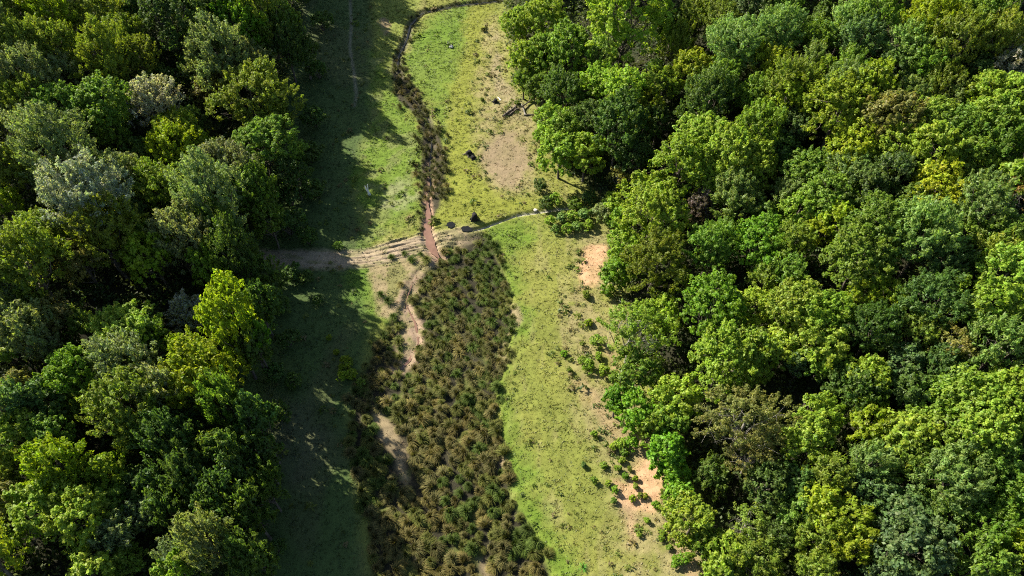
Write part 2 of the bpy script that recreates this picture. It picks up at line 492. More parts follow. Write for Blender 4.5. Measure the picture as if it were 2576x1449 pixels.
def small_relief(x, y, bump):
    z = bump * (0.12 * (fbm(x / 0.6, y / 0.45, 101, 2) - 0.5) + 0.15 * (fbm(x / 1.7, y / 1.3, 111, 2) - 0.5))
    # wheel ruts
    d, p, sg = seg_dist(x, y, TRACK)
    s = d * sg + 0.35 * (fbm(x / 3.0, y / 3.0, 121, 2) - 0.5)
    m = (1 - sstep(1.7, 2.7, d)) * sstep(2.2, 3.2, p) * (1 - sstep(5.6, 6.0, p))
    s = s * (1.0 + 0.16 * (3.6 - p))
    z = z + m * (0.06 * np.sin(s * 2 * math.pi / 0.75 + 2 * noise(x / 2.5, y / 2.5, 133)) + 0.06 * np.sin(s * 2 * math.pi / 0.41 + 1.3 + 3 * noise(x / 3.0, y / 3.0, 135))) * (0.1 + 1.5 * noise(x / 1.3, y / 0.9, 131)) + m * 0.22 * (fbm(x / 0.9, y / 0.3, 132, 3) - 0.5)
    # little rills on the sand
    for P in (Z_SAND1, Z_SAND2):
        m = sstep(-0.3, 0.6, poly_sd(x, y, P))
        z = z + m * (0.06 * np.sin((y + 0.25 * x) * 4.4 + 7 * noise(x / 2.2, y / 1.6, 141)) * noise(x / 1.3, y / 1.3, 142) + 0.10 * (fbm(x / 0.8, y / 0.5, 143, 2) - 0.5))
    return z


NEAR = (X > -40) & (X < 28) & (Y > 10) & (Y < 128)
Zc = height(X, Y)
TINT = np.zeros((len(X), 3)); GR = np.zeros(len(X)); BU = np.zeros(len(X))
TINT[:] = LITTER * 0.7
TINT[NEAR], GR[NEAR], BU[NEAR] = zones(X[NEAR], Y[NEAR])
Zc[NEAR] += small_relief(X[NEAR], Y[NEAR], BU[NEAR])
VG = np.stack([X, Y, Zc], 1)
idx = np.arange(NX * NY).reshape(NY, NX)
QUADS = np.stack([idx[:-1, :-1].ravel(), idx[:-1, 1:].ravel(), idx[1:, 1:].ravel(), idx[1:, :-1].ravel()], 1)
cx = X[QUADS].mean(1); cy = Y[QUADS].mean(1)

# the one sheet is cut along natural borders into the kinds of ground
kind = np.zeros(len(QUADS), int)
nr = (cx > -40) & (cx < 28) & (cy > 10) & (cy < 128)
qx, qy = cx[nr], cy[nr]
kk = np.zeros(len(qx), int)
kk[poly_sd(qx, qy, BOG) > 0] = 1
kk[poly_sd(qx, qy, Z_MUD) > 0] = 2
d, p, _ = seg_dist(qx, qy, TRACK); kk[(d < 1.7)] = 3
d, p, _ = seg_dist(qx, qy, PATH); kk[(d < 0.3)] = 4
kk[poly_sd(qx, qy, Z_SAND1) > 0] = 5
kk[poly_sd(qx, qy, Z_SAND2) > 0] = 6
kk[poly_sd(qx, qy, Z_BARE1) > 0] = 7
kind[nr] = kk
for k, nm in enumerate(('ground', 'bog', 'mud_flat', 'dirt_track', 'footpath', 'sand_patch', 'sand_patch', 'bare_soil')):
    q = QUADS[kind == k]
    if not len(q): continue
    used, inv = np.unique(q, return_inverse=True)
    me = mesh_np(nm, VG[used], inv.reshape(-1, 4), None, M_GROUND, True)
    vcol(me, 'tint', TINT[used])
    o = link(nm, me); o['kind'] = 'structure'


# water in the stream: a ribbon lying in its carved bed
def ribbon(name, P, W, mat, drop, n=16, wig=0.25):
    pts = []; ws = []
    for i in range(len(P) - 1):
        for t in np.linspace(0, 1, n, endpoint=False):
            pts.append(P[i] * (1 - t) + P[i + 1] * t); ws.append(W[i] * (1 - t) + W[i + 1] * t)
    pts.append(P[-1]); ws.append(W[-1])
    pts = np.array(pts); ws = np.array(ws)
    for _ in range(6): pts[1:-1] = (pts[:-2] + 2 * pts[1:-1] + pts[2:]) / 4
    t = unit(np.gradient(pts, axis=0)); nn = np.stack([-t[:, 1], t[:, 0]], 1)
    zz = height(pts[:, 0], pts[:, 1]) + drop
    k = np.ones(41) / 41
    zz = np.convolve(np.pad(zz, 20, mode='edge'), k, 'valid')
    V = []
    for s in (-1, -0.33, 0.33, 1):
        w = ws * (0.75 + wig * (fbm(pts[:, 0] * 1.3 + 9 * s, pts[:, 1] * 1.3, 77, 2) - 0.5) * 2)
        e = pts + nn * (s * w)[:, None]
        V.append(np.stack([e[:, 0], e[:, 1], zz], 1))
    m = len(pts); V = np.concatenate(V); Q = []
    for r in range(3):
        for i in range(m - 1): Q.append((r * m + i, r * m + i + 1, (r + 1) * m + i + 1, (r + 1) * m + i))
    o = link(name, mesh_np(name, V, Q, None, mat, True)); o['kind'] = 'structure'


ribbon('stream', STREAM[:14], [w * 0.38 * (1 if i < 6 else 0.75) for i, w in enumerate(STREAM_W[:14])], M_DARKWATER, 0.16)
ribbon('stream', STREAM[13:], [0.05, 0.5] + STREAM_W[15:-1] + [0.1], M_WATER, 0.20)
ribbon('stream', STREAM2[:4], [0.04, 0.16, 0.2, 0.02], M_WATER, 0.06, wig=0.6)
ribbon('stream', STREAM2[3:], [0.02, 0.18, 0.06, 0.28, 0.02], M_WATER, 0.06, wig=0.6)


def pool(px, py, rx, ry):
    x, y, z, _ = on_ground(px, py)
    V = [(x, y, 0)]; n = 22
    for k in range(n):
        a = 2 * math.pi * k / n; r = 0.8 + 0.4 * random.random()
        V.append((x + rx * r * math.cos(a), y + ry * r * math.sin(a), 0))
    V = np.array(V); V[:, 2] = height(V[:, 0], V[:, 1]).max() + 0.10
    T = [(0, 1 + k, 1 + (k + 1) % n) for k in range(n)]
    o = link('pool', mesh_np('pool', V, None, T, M_DARKWATER)); o['kind'] = 'structure'


pool(1134, 566, 0.62, 0.55); pool(1173, 577, 0.75, 0.5)

# ------------------------------------------------------------------ meadow grass (nobody could count it)
def grass_field(name, n, label, size, dense, seed):
    r = np.random.default_rng(seed)
    x = r.uniform(-36, 23, n); y = r.uniform(14, 126, n)
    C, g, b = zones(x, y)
    dl, dr = slope_dist(x, y)
    keep = (r.random(n) < g * dense) & (np.maximum(dl, dr) < 3)
    d, p, _ = seg_dist(x, y, STREAM); keep &= d > np.interp(p, range(len(STREAM_W)), STREAM_W) * 0.9
    x, y, C = x[keep], y[keep], C[keep]
    bb = b[keep]
    z = height(x, y) + small_relief(x, y, bb)
    m = len(x); B = 5
    ang = r.uniform(0, 2 * math.pi, (m, B)); lean = r.uniform(1.0, 2.1, (m, B))
    s = size * r.uniform(0.4, 1.3, (m, 1)) * (0.75 + 0.5 * noise(x / 1.1, y / 1.1, 7))[:, None] * r.uniform(0.7, 1.2, (m, B))
    wdt = s * 0.26
    ox = x[:, None] + r.normal(0, 0.05, (m, B)); oy = y[:, None] + r.normal(0, 0.05, (m, B)); oz = np.repeat(z[:, None] - 0.03, B, 1)
    dx, dy = np.cos(ang), np.sin(ang)
    V = np.zeros((m, B, 4, 3))
    V[:, :, 0] = np.stack([ox - dy * wdt, oy + dx * wdt, oz], -1)
    V[:, :, 1] = np.stack([ox + dy * wdt, oy - dx * wdt, oz], -1)
    mx, my, mz = ox + dx * s * lean * 0.35, oy + dy * s * lean * 0.35, oz + s * 0.45
    V[:, :, 2] = np.stack([mx + dy * wdt * 0.8, my - dx * wdt * 0.8, mz], -1)
    V[:, :, 3] = np.stack([ox + dx * s * lean * 0.95, oy + dy * s * lean * 0.95, oz + s * 0.32], -1)
    V = V.reshape(-1, 3)
    k = np.arange(m * B)[:, None] * 4
    T = np.concatenate([k + [0, 1, 2], k + [0, 2, 3]])
    me = mesh_np(name, V, None, T, M_GRASS)
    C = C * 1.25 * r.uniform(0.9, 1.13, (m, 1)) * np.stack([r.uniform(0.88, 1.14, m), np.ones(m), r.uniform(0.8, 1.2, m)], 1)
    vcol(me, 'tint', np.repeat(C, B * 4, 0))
    vcol(me, 'vary', np.tile(np.array([[0.95, 0.95, 0.95], [0.95, 0.95, 0.95], [1.0, 1.0, 1.0], [1.12, 1.12, 1.05]]), (m * B, 1)))
    o = link(name, me)
    return tag(o, label, 'grass', kind='stuff')


grass_field('meadow_grass', 165000, 'tufted meadow grass covering the open valley floor', 0.135, 0.72, 5)

# ------------------------------------------------------------------ sedge tussocks in the bog
def blade_dome(r, R, H, n, swirl, col_a, col_b, center=(0, 0, 0)):
    """arching blades from one crown -> verts, tris, colours"""
    a0 = r.uniform(0, 2 * math.pi, n); reach = R * np.sqrt(r.uniform(0.08, 1, n)) ; ht = H * r.uniform(0.55, 1.05, n) * (1.1 - 0.45 * reach / R)
    sw = swirl[0] + r.normal(0, 0.35, n)
    dx = np.cos(a0) * reach + swirl[1] * R * np.cos(sw); dy = np.sin(a0) * reach + swirl[1] * R * np.sin(sw)
    w = r.uniform(0.010, 0.022, n) * (R / 0.65)
    px = -np.sin(a0); py = np.cos(a0)
    rows = []
    for t, zf, wf in ((0.0, 0.0, 1.0), (0.35, 0.75, 1.0), (0.72, 1.0, 0.8), (1.12, 0.62, 0.12)):
        cx_ = center[0] + dx * (0.12 + 0.88 * t) ; cy_ = center[1] + dy * (0.12 + 0.88 * t); cz_ = center[2] + ht * zf
        rows.append(np.stack([cx_ + px * w * wf, cy_ + py * w * wf, cz_], -1)); rows.append(np.stack([cx_ - px * w * wf, cy_ - py * w * wf, cz_], -1))
    V = np.stack(rows, 1).reshape(-1, 3)
    k = np.arange(n)[:, None] * 8
    Q = np.concatenate([k + [0, 1, 3, 2], k + [2, 3, 5, 4], k + [4, 5, 7, 6]])
    mix = r.random((n, 1))
    base = np.asarray(col_a) * (1 - mix) + np.asarray(col_b) * mix
    base = base * r.uniform(0.75, 1.25, (n, 1))
    C = np.repeat(base, 8, 0).reshape(n, 8, 3)
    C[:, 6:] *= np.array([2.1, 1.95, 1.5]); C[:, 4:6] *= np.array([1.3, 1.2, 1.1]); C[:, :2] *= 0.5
    return V, Q, C.reshape(-1, 3)


rt = np.random.default_rng(3)
TUSS = []
for k in range(9):
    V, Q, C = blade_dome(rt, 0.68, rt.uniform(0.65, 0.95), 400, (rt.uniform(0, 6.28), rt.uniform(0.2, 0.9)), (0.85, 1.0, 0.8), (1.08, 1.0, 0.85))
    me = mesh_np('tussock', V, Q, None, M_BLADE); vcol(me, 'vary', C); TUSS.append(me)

pts = []
cand = np.random.default_rng(8).uniform((-24, 15), (14, 72), (26000, 2))
sd = poly_sd(cand[:, 0], cand[:, 1], BOG)
mud = np.maximum.reduce([poly_sd(cand[:, 0], cand[:, 1], P) for P in (Z_MUD, Z_MUD2, Z_MUD3)])
s2, _, _ = seg_dist(cand[:, 0], cand[:, 1], STREAM2)
mud2 = np.maximum(poly_sd(cand[:, 0], cand[:, 1], Z_MUD2), poly_sd(cand[:, 0], cand[:, 1], Z_MUD3))
okc = (mud2 < -0.45) & (sd > -0.25) & ((mud < 0.3) | (fbm(cand[:, 0] / 1.6, cand[:, 1] / 1.6, 12, 2) > 0.60)) & (s2 > 0.75) & (seg_dist(cand[:, 0], cand[:, 1], TRACK)[0] > 2.2) & (fbm(cand[:, 0] / 1.6, cand[:, 1] / 1.6, 13, 2) > 0.16)
for c in cand[okc]:
    if all((c[0] - q[0]) ** 2 + (c[1] - q[1]) ** 2 > 0.56 for q in pts): pts.append(c)
for px, py in ((1010, 715), (1060, 640), (1035, 660), (1075, 655), (1015, 640), (975, 760), (960, 742), (1040, 760), (1062, 790), (1052, 875), (1150, 628), (985, 650)):
    x, y, z, _ = on_ground(px, py); pts.append(np.array([x, y]))
pts.sort(key=lambda q: q[0] ** 2 + q[1] ** 2)
T_COL = [('dark green', (0.058, 0.088, 0.020)), ('olive green', (0.088, 0.098, 0.028)), ('straw brown', (0.122, 0.108, 0.042)), ('grey brown', (0.092, 0.088, 0.038))]
rest_V, rest_Q, rest_C = [], [], []; off = 0
for i, q in enumerate(pts):
    sz = rt.uniform(0.66, 1.3); rot = rt.uniform(0, 6.28)
    brown = fbm(np.array([q[0] / 5]), np.array([q[1] / 5]), 55, 2)[0] * 0.45 + 0.30 - 0.006 * (q[1] - 40) + rt.normal(0, 0.13)
    kc = 0 if brown < 0.46 else 1 if brown < 0.58 else 2 if brown > 0.70 else 3
    nm, c = T_COL[kc]
    c = np.array(c) * rt.uniform(0.7, 1.2)
    z = hz(q[0], q[1]) - 0.05
    if i < 300:
        o = link('sedge_tussock', TUSS[rt.integers(9)], None, (q[0], q[1], z))
        o.rotation_euler = (0, 0, rot); o.scale = (sz, sz, sz * rt.uniform(0.85, 1.15)); o.color = (*c, 1)
        by = 'beside the bare mud' if max(poly_sd(q[0:1], q[1:2], P)[0] for P in (Z_MUD, Z_MUD2, Z_MUD3)) > -1.2 else 'on the edge of the bog' if poly_sd(q[0:1], q[1:2], BOG)[0] < 1.1 else 'in the middle of the bog'
        tag(o, '%s %s sedge tussock of arching blades %s' % ('small' if sz < 0.85 else 'large' if sz > 1.1 else 'middling', nm, by), 'tussock', 'sedge tussocks growing in the bog')
    else:
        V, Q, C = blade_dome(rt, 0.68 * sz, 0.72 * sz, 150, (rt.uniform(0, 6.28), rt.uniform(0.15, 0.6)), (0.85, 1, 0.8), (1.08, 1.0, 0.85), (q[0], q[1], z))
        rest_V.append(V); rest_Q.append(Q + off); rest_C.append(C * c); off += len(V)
# the dark sedge fringe along the upper stream
for i in range(len(STREAM) - 4):
    a, b = STREAM[i], STREAM[i + 1]; L = np.hypot(*(b - a)); t = (b - a) / L; nn = np.array([-t[1], t[0]])
    wide = 0.5 + 0.7 * (4 < i < 14) + 0.8 * (8 < i < 13)
    for _ in range(int(L * (2.2 if i < 5 else 2.0))):
        side = rt.choice((-1, 1)) * rt.uniform(0.3, 0.5 + wide)
        q = a + t * rt.uniform(0, L) + nn * side
        s = rt.uniform(0.45, 0.85); c = np.array((0.07, 0.075, 0.03)) * rt.uniform(0.5, 1.1)
        V, Q, C = blade_dome(rt, 0.62 * s, 0.62 * s, 90, (rt.uniform(0, 6.28), 0.3), (0.85, 1, 0.8), (1.08, 1.0, 0.85), (q[0], q[1], hz(*q)))
        rest_V.append(V); rest_Q.append(Q + off); rest_C.append(C * c); off += len(V)
cs = rt.uniform((-26, 70), (-8, 122), (7000, 2))
cs = cs[poly_sd(cs[:, 0], cs[:, 1], Z_SEDGE) + (fbm(cs[:, 0] / 1.5, cs[:, 1] / 1.5, 19, 2) - 0.5) * 3.2 > 0]
used = []
for q in cs:
    if seg_dist(q[0:1], q[1:2], STREAM)[0][0] > 0.2 and all((q[0] - a[0]) ** 2 + (q[1] - a[1]) ** 2 > 0.5 for a in used):
        used.append(q)
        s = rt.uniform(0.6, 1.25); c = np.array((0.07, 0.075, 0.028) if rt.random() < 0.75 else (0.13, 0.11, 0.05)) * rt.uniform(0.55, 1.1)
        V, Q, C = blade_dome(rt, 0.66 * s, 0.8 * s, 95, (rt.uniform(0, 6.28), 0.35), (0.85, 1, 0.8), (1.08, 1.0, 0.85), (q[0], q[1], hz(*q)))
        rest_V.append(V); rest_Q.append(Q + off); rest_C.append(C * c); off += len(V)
M_BLADE2 = mat_leaf('sedge_blade_mass', trans=0.3, gloss=0.008, rough=0.6, attr='tint')
me = mesh_np('sedge', np.concatenate(rest_V), np.concatenate(rest_Q), None, M_BLADE2)
vcol(me, 'tint', np.concatenate(rest_C)); vcol(me, 'vary', np.ones((off, 3)))
tag(link('sedge_fringe', me), 'dark sedge fringing the narrow upper stream and far end of the bog', 'sedge', kind='stuff')


# ------------------------------------------------------------------ trees
def leaves_mesh(name, P, N, A, L, W, vary):
    """leaf sprays: kite shaped quads at P, normal N, long axis A"""
    n = len(P)
    A = unit(A - N * (A * N).sum(1, keepdims=True)); B = np.cross(N, A)
    V = np.zeros((n, 4, 3))
    V[:, 0] = P - A * (L * 0.5)[:, None]
    V[:, 1] = P + B * (W * 0.5)[:, None] + N * (W * 0.12)[:, None]
    V[:, 2] = P + A * (L * 0.5)[:, None]
    V[:, 3] = P - B * (W * 0.5)[:, None] + N * (W * 0.12)[:, None]
    k = np.arange(n)[:, None] * 4
    me = mesh_np(name, V.reshape(-1, 3), k + [0, 1, 2, 3], None, M_LEAF)
    vcol(me, 'vary', np.repeat(vary, 4, 0))
    return me


def rand_dir(r, n):
    return unit(r.normal(size=(n, 3)))


def make_tree(r, R, form):
    """crown mesh + trunk mesh, base at the origin; returns (crown, trunk, crown centre height)"""
    low = form == 'shrub'
    c = R * (0.62 if low else 1.05) + (0.0 if low else 0.9 + 0.2 * R)
    sq = {'round': 1.08, 'spray': 1.15, 'cone': 1.6, 'sparse': 0.95, 'shrub': 0.85}[form]
    nl = {'round': 13, 'spray': 11, 'cone': 10, 'sparse': 14, 'shrub': 6}[form]
    R0 = R; R = R * {'spray': 0.88, 'cone': 0.9, 'round': 0.93, 'sparse': 0.92, 'shrub': 0.95}[form]
    # main lobes
    D = rand_dir(r, 400); D = D[D[:, 2] > (-0.62 if not low else -0.1)]
    keep = []
    for d in D:
        if all((d * k).sum() < 0.72 for k in keep): keep.append(d)
        if len(keep) == nl: break
    lob = np.array(keep); lr = r.uniform(0.28, 0.56, len(lob)) * R
    lc = lob * np.array([1, 1, sq]) * (R * 1.02 - lr * r.uniform(0.6, 1.5, len(lob)))[:, None]
    if form == 'cone':
        f = np.clip(1.05 - (lc[:, 2] / (R * sq) + 0.5) * 0.55, 0.3, 1.1); lc[:, :2] *= f[:, None]; lr *= f
    lc = np.vstack([lc, [[0, 0, R * 0.2]]]); lr = np.append(lr, R * 0.62)
    lc[:, 2] += c
    # clumps of twigs over the lobes
    CP_, CR_, CO_ = [], [], []
    for p, q in zip(lc, lr):
        m = max(10, int(13 * q * q + 8)) if form != 'sparse' else max(6, int(7 * q * q))
        d = rand_dir(r, m); d[:, 2] = np.where(d[:, 2] < -0.5, -d[:, 2], d[:, 2])
        cpos = p + d * (q * r.uniform(0.75, 1.0, m) + r.exponential(0.10, m) * (0.3 + 0.3 * q))[:, None]
        rad = r.uniform(0.7, 1.3, m) * (0.30 + 0.05 * q) if not low else r.uniform(0.5, 0.8, m) * q
        CP_.append(cpos); CR_.append(rad); CO_.append(unit(d * 0.7 + unit(cpos - np.array([0, 0, c - 0.4 * R])) * 0.6))
    CP_ = np.vstack(CP_); CR_ = np.concatenate(CR_); CO_ = np.vstack(CO_)
    # drop clumps buried deep in the crown
    dd = np.stack([np.linalg.norm(CP_ - p, axis=1) / q for p, q in zip(lc, lr)], 1)
    k = dd.min(1) > 0.66
    CP_, CR_, CO_ = CP_[k], CR_[k], CO_[k]
    dens = {'round': 300, 'spray': 310, 'cone': 310, 'sparse': 340, 'shrub': 260}[form]
    cnt = np.maximum(12, (dens * CR_ ** 2).astype(int))
    ci = np.repeat(np.arange(len(CP_)), cnt); n = len(ci)
    up = np.array([0, 0, 1.0])
    plen = {'spray': 2.7, 'cone': 2.5, 'round': 1.7, 'sparse': 2.0, 'shrub': 1.1}[form]
    lift = {'spray': 0.75, 'cone': 0.9, 'round': 0.30, 'sparse': 0.35, 'shrub': 0.5}[form]
    ax = unit(CO_ * 0.8 + up * lift + r.normal(size=CO_.shape) * 0.28)
    d = rand_dir(r, n); d = d - ax[ci] * (d * ax[ci]).sum(1, keepdims=True) * 0.8
    t = r.uniform(0, 1, n) ** 0.85
    size_c = CR_ * r.uniform(0.75, 1.3, len(CP_))
    P = CP_[ci] + ax[ci] * ((t * plen - 0.35) * size_c[ci])[:, None] + d * (size_c[ci] * (1.05 - 0.75 * t) * r.uniform(0.3, 1.15, n))[:, None]
    if form in ('spray', 'cone'):
        A = unit(ax[ci] + d * 0.5 + r.normal(size=(n, 3)) * 0.25)
        N = unit(d * 0.55 + CO_[ci] * 0.45 + up * 0.2 + r.normal(size=(n, 3)) * 0.45)
        L = r.uniform(0.22, 0.42, n); W = L * r.uniform(0.26, 0.40, n)
    else:
        A = unit(ax[ci] * 0.7 + d * 0.8 + r.normal(size=(n, 3)) * 0.5)
        N = unit(d * 0.4 + CO_[ci] * 0.4 + up * 0.5 + r.normal(size=(n, 3)) * 0.45)
        L = r.uniform(0.17, 0.33, n); W = L * r.uniform(0.48, 0.72, n)
    if form == 'sparse': L *= 0.85; W *= 0.7
    if low: L *= 0.8; W *= 0.8
    clump = r.uniform(0.82, 1.18, (len(CP_), 1)) * np.stack([r.uniform(0.92, 1.1, len(CP_)), np.ones(len(CP_)), r.uniform(0.85, 1.15, len(CP_))], 1)
    vary = clump[ci] * r.uniform(0.72, 1.28, (n, 1)) * np.stack([r.uniform(0.9, 1.12, n), np.ones(n), r.uniform(0.8, 1.2, n)], 1)
    crown = leaves_mesh('crown', P, N, A, L, W, vary)
    R = R0
    # trunk and limbs
    b = Bag(); r0 = 0.035 * R + 0.05
    if not low:
        bend = r.normal(0, 0.05 * R, (4, 2)); bend[0] = 0
        zs = np.linspace(-0.4, c + 0.1 * R, 4)
        b.add(*tube([(bend[i, 0], bend[i, 1], zs[i]) for i in range(4)], [r0 * 1.35, r0, r0 * 0.85, r0 * 0.5], 7))
        for p, q in zip(lc[:-1], lr[:-1]):
            z0 = c * r.uniform(0.35, 0.8)
            s0 = np.array([0, 0, z0]); e = np.array(p) + np.array([0, 0, -0.1 * q])
            mid = (s0 + e) / 2 + np.array([0, 0, -0.1 * R]) + r.normal(0, 0.06 * R, 3)
            b.add(*tube([s0, mid, e], [r0 * 0.5, r0 * 0.36, r0 * 0.18], 5, False))
            for _ in range(5 if form == 'sparse' else 2):
                g = e + rand_dir(r, 1)[0] * q * 1.0
                b.add(*tube([e, (e + g) / 2 + r.normal(0, 0.08, 3), g], [r0 * 0.14, r0 * 0.09, r0 * 0.04], 4, False))
    else:
        for p, q in zip(lc, lr):
            b.add(*tube([(0, 0, -0.2), (p[0] * 0.4, p[1] * 0.4, p[2] * 0.4), tuple(p)], [r0 * 0.6, r0 * 0.45, r0 * 0.2], 5, False))
    trunk = b.mesh('trunk', M_PALE_BARK if form == 'sparse' else M_BARK)
    return crown, trunk, c


rv = np.random.default_rng(17)
LIB = {}
for form, sizes, nvar in (('round', (1.7, 2.5, 3.4, 4.6), 4), ('spray', (1.7, 2.5, 3.4, 4.8), 4), ('cone', (2.0, 2.8), 1), ('sparse', (2.2, 3.4, 5.2), 1), ('shrub', (0.45, 0.8, 1.3), 3)):
    for s in sizes:
        for _ in range(nvar):
            LIB.setdefault(form, []).append((s, make_tree(rv, s, form)))

COL = {'G': ('mid green', (0.098, 0.160, 0.018)), 'D': ('dark green', (0.060, 0.102, 0.018)), 'Y': ('yellow-green', (0.158, 0.205, 0.012)),
       'S': ('grey-green', (0.138, 0.172, 0.065)), 'W': ('silvery white-green', (0.235, 0.25, 0.165)), 'L': ('light green', (0.156, 0.224, 0.022)),
       'O': ('olive green', (0.118, 0.156, 0.018)), 'B': ('brownish olive', (0.140, 0.142, 0.032)), 'N': ('purplish brown', (0.10, 0.078, 0.055)),
       'V': ('vivid green', (0.100, 0.188, 0.012)), 'T': ('bright yellow', (0.235, 0.285, 0.014)), 'Q': ('rusty orange-brown', (0.16, 0.10, 0.022)),
       'H': ('dull blue-green', (0.078, 0.125, 0.036)), 'R': ('soft green', (0.122, 0.182, 0.040))}
COL = {k: (a, (c[0] * 1.42, c[1] * 1.44, c[2] * 1.45)) for k, (a, c) in COL.items()}
TREES = []


def tree_at(px, py, w, code, form=None, hmul=1.0, label=None, kind='tree', extra=0.0):
    if form is None:
        form = 'spray' if code in 'SWOR' else ('round' if code in 'LTVB' else rv.choice(('round', 'spray')))
    R = 3.0
    for _ in range(3):
        c = (R * 0.62 if form == 'shrub' else (R * 1.05 + 0.9 + 0.2 * R)) * hmul + extra
        x, y, z, t = on_ground(px, py, c)
        R = 0.5 * w * t / F
    R = max(0.3 if form == 'shrub' else 1.2, min(R, 7.0))
    lib = LIB[form]
    best = min(abs(math.log(s / R)) for s, _ in lib)
    opts = [e for e in lib if abs(math.log(e[0] / R)) < best + 0.02]
    s, (crown, trunk, c0) = opts[rv.integers(len(opts))]
    k = R / s
    root = bpy.data.objects.new('shrub' if form == 'shrub' else 'tree', None); col.objects.link(root)
    root.empty_display_size = 0.3
    root.location = (x, y, z); root.rotation_euler = (0, 0, rv.uniform(0, 6.28)); root.scale = (k * rv.uniform(0.88, 1.12), k * rv.uniform(0.88, 1.12), k * hmul)
    cr = link('crown', crown, root); tr = link('trunk' if form != 'shrub' else 'stem', trunk, root)
    if form != 'shrub':
        cr.rotation_euler = (rv.normal(0, 0.07), rv.normal(0, 0.07), 0)
    if extra:
        e = extra / (k * hmul); cr.location.z = e; tr.scale.z = (c0 + e) / c0
    name, c = COL[code]
    j = rv.uniform(0.85, 1.15) * np.array([rv.uniform(0.92, 1.1), 1, rv.uniform(0.85, 1.15)])
    cr.color = (*(np.array(c) * j), 1)
    TREES.append(dict(root=root, x=x, y=y, R=R, code=code, form=form, label=label, px=px, py=py))
    return root


# crowns as seen: centre, width, colour (each list in half-size units of its own quarter)
UL = [(60, 80, 170, 'O'), (250, 70, 230, 'Y'), (480, 110, 220, 'O'), (620, 190, 210, 'O'), (560, 30, 150, 'S'), (90, 230, 220, 'O'), (260, 240, 200, 'O'), (480, 270, 270, 'O'), (700, 300, 190, 'O'), (150, 390, 240, 'S'), (300, 360, 130, 'S'), (30, 440, 120, 'S'), (110, 510, 220, 'O'), (310, 530, 200, 'G'), (480, 530, 260, 'G'), (610, 520, 160, 'O'), (750, 550, 240, 'W'), (190, 650, 220, 'S'), (40, 620, 140, 'S'), (330, 780, 370, 'S'), (60, 830, 220, 'O'), (40, 1020, 170, 'Y'), (400, 1010, 380, 'W'), (590, 890, 200, 'S'), (900, 680, 210, 'Y'), (860, 780, 240, 'Y'), (1060, 740, 160, 'Y'), (790, 870, 160, 'O'), (840, 950, 230, 'O'), (680, 930, 160, 'S'), (1130, 880, 290, 'S'), (1080, 1040, 340, 'S'), (1280, 990, 220, 'G'), (1350, 1110, 140, 'G'), (520, 1210, 290, 'O'), (220, 1210, 270, 'O'), (20, 1220, 110, 'S'), (150, 1350, 320, 'O'), (420, 1330, 200, 'B'), (880, 1210, 240, 'S'), (700, 1190, 130, 'G'), (760, 1300, 190, 'Y'), (1070, 1350, 160, 'L'), (1210, 1310, 220, 'D'),
      (850, 90, 300, 'D'), (980, 190, 140, 'G'), (1090, 60, 170, 'D'), (1220, 160, 200, 'V'), (1330, 60, 230, 'O'), (1410, 130, 160, 'G'), (1130, 290, 300, 'S'), (1290, 360, 210, 'S'), (1070, 440, 190, 'B'), (1250, 510, 330, 'O'), (1400, 610, 190, 'O'), (1330, 760, 300, 'G'), (1440, 240, 180, 'D'), (1530, 270, 130, 'D'), (840, 410, 110, 'D'), (1330, 250, 110, 'Y'), (700, 20, 180, 'D'), (960, 600, 130, 'D'), (1010, 340, 150, 'D'), (720, 780, 150, 'D'), (1480, 880, 160, 'D'), (580, 370, 160, 'O'), (560, 660, 170, 'G'), (1110, 1190, 200, 'D'), (640, 1110, 160, 'D')]
LL = [(60, 60, 180, 'S'), (170, 90, 130, 'O'), (290, 160, 170, 'B'), (400, 190, 130, 'O'), (130, 260, 240, 'S'), (20, 320, 110, 'L'), (230, 280, 130, 'S'), (610, 230, 270, 'L'), (620, 350, 290, 'S'), (1150, 200, 270, 'Y'), (1270, 270, 150, 'V'), (370, 450, 260, 'V'), (970, 360, 190, 'Y'), (1040, 470, 310, 'Y'), (90, 500, 150, 'B'), (70, 600, 220, 'H'), (420, 590, 140, 'O'), (600, 610, 330, 'O'), (830, 560, 250, 'S'), (950, 660, 180, 'H'), (700, 720, 200, 'O'), (230, 740, 210, 'G'), (100, 760, 230, 'L'), (290, 880, 240, 'Y'), (40, 920, 150, 'O'), (540, 950, 180, 'Y'), (430, 960, 140, 'G'), (560, 1060, 170, 'G'), (1070, 850, 140, 'O'), (1180, 820, 200, 'D'), (1310, 720, 180, 'D'), (1140, 600, 220, 'G'), (850, 800, 280, 'D'), (1330, 860, 140, 'D'), (50, 1080, 160, 'B'), (210, 1170, 280, 'L'), (430, 1160, 240, 'L'), (330, 1060, 160, 'L'), (590, 1240, 180, 'S'), (710, 1140, 140, 'S'), (850, 1120, 170, 'D'), (20, 1250, 120, 'G'), (1060, 1290, 240, 'S'), (920, 1370, 200, 'S'), (940, 1450, 230, 'L'), (470, 1450, 190, 'L'), (650, 1350, 140, 'G'), (1230, 1300, 200, 'D'), (970, 960, 250, 'D'), (1100, 1030, 200, 'D'), (1210, 960, 160, 'D'), (1340, 1010, 130, 'D'), (1270, 1140, 170, 'D'), (1330, 1400, 160, 'D'), (740, 300, 160, 'D'), (800, 960, 160, 'D'), (250, 600, 180, 'D'), (700, 1000, 170, 'D'), (1180, 1180, 160, 'D')]
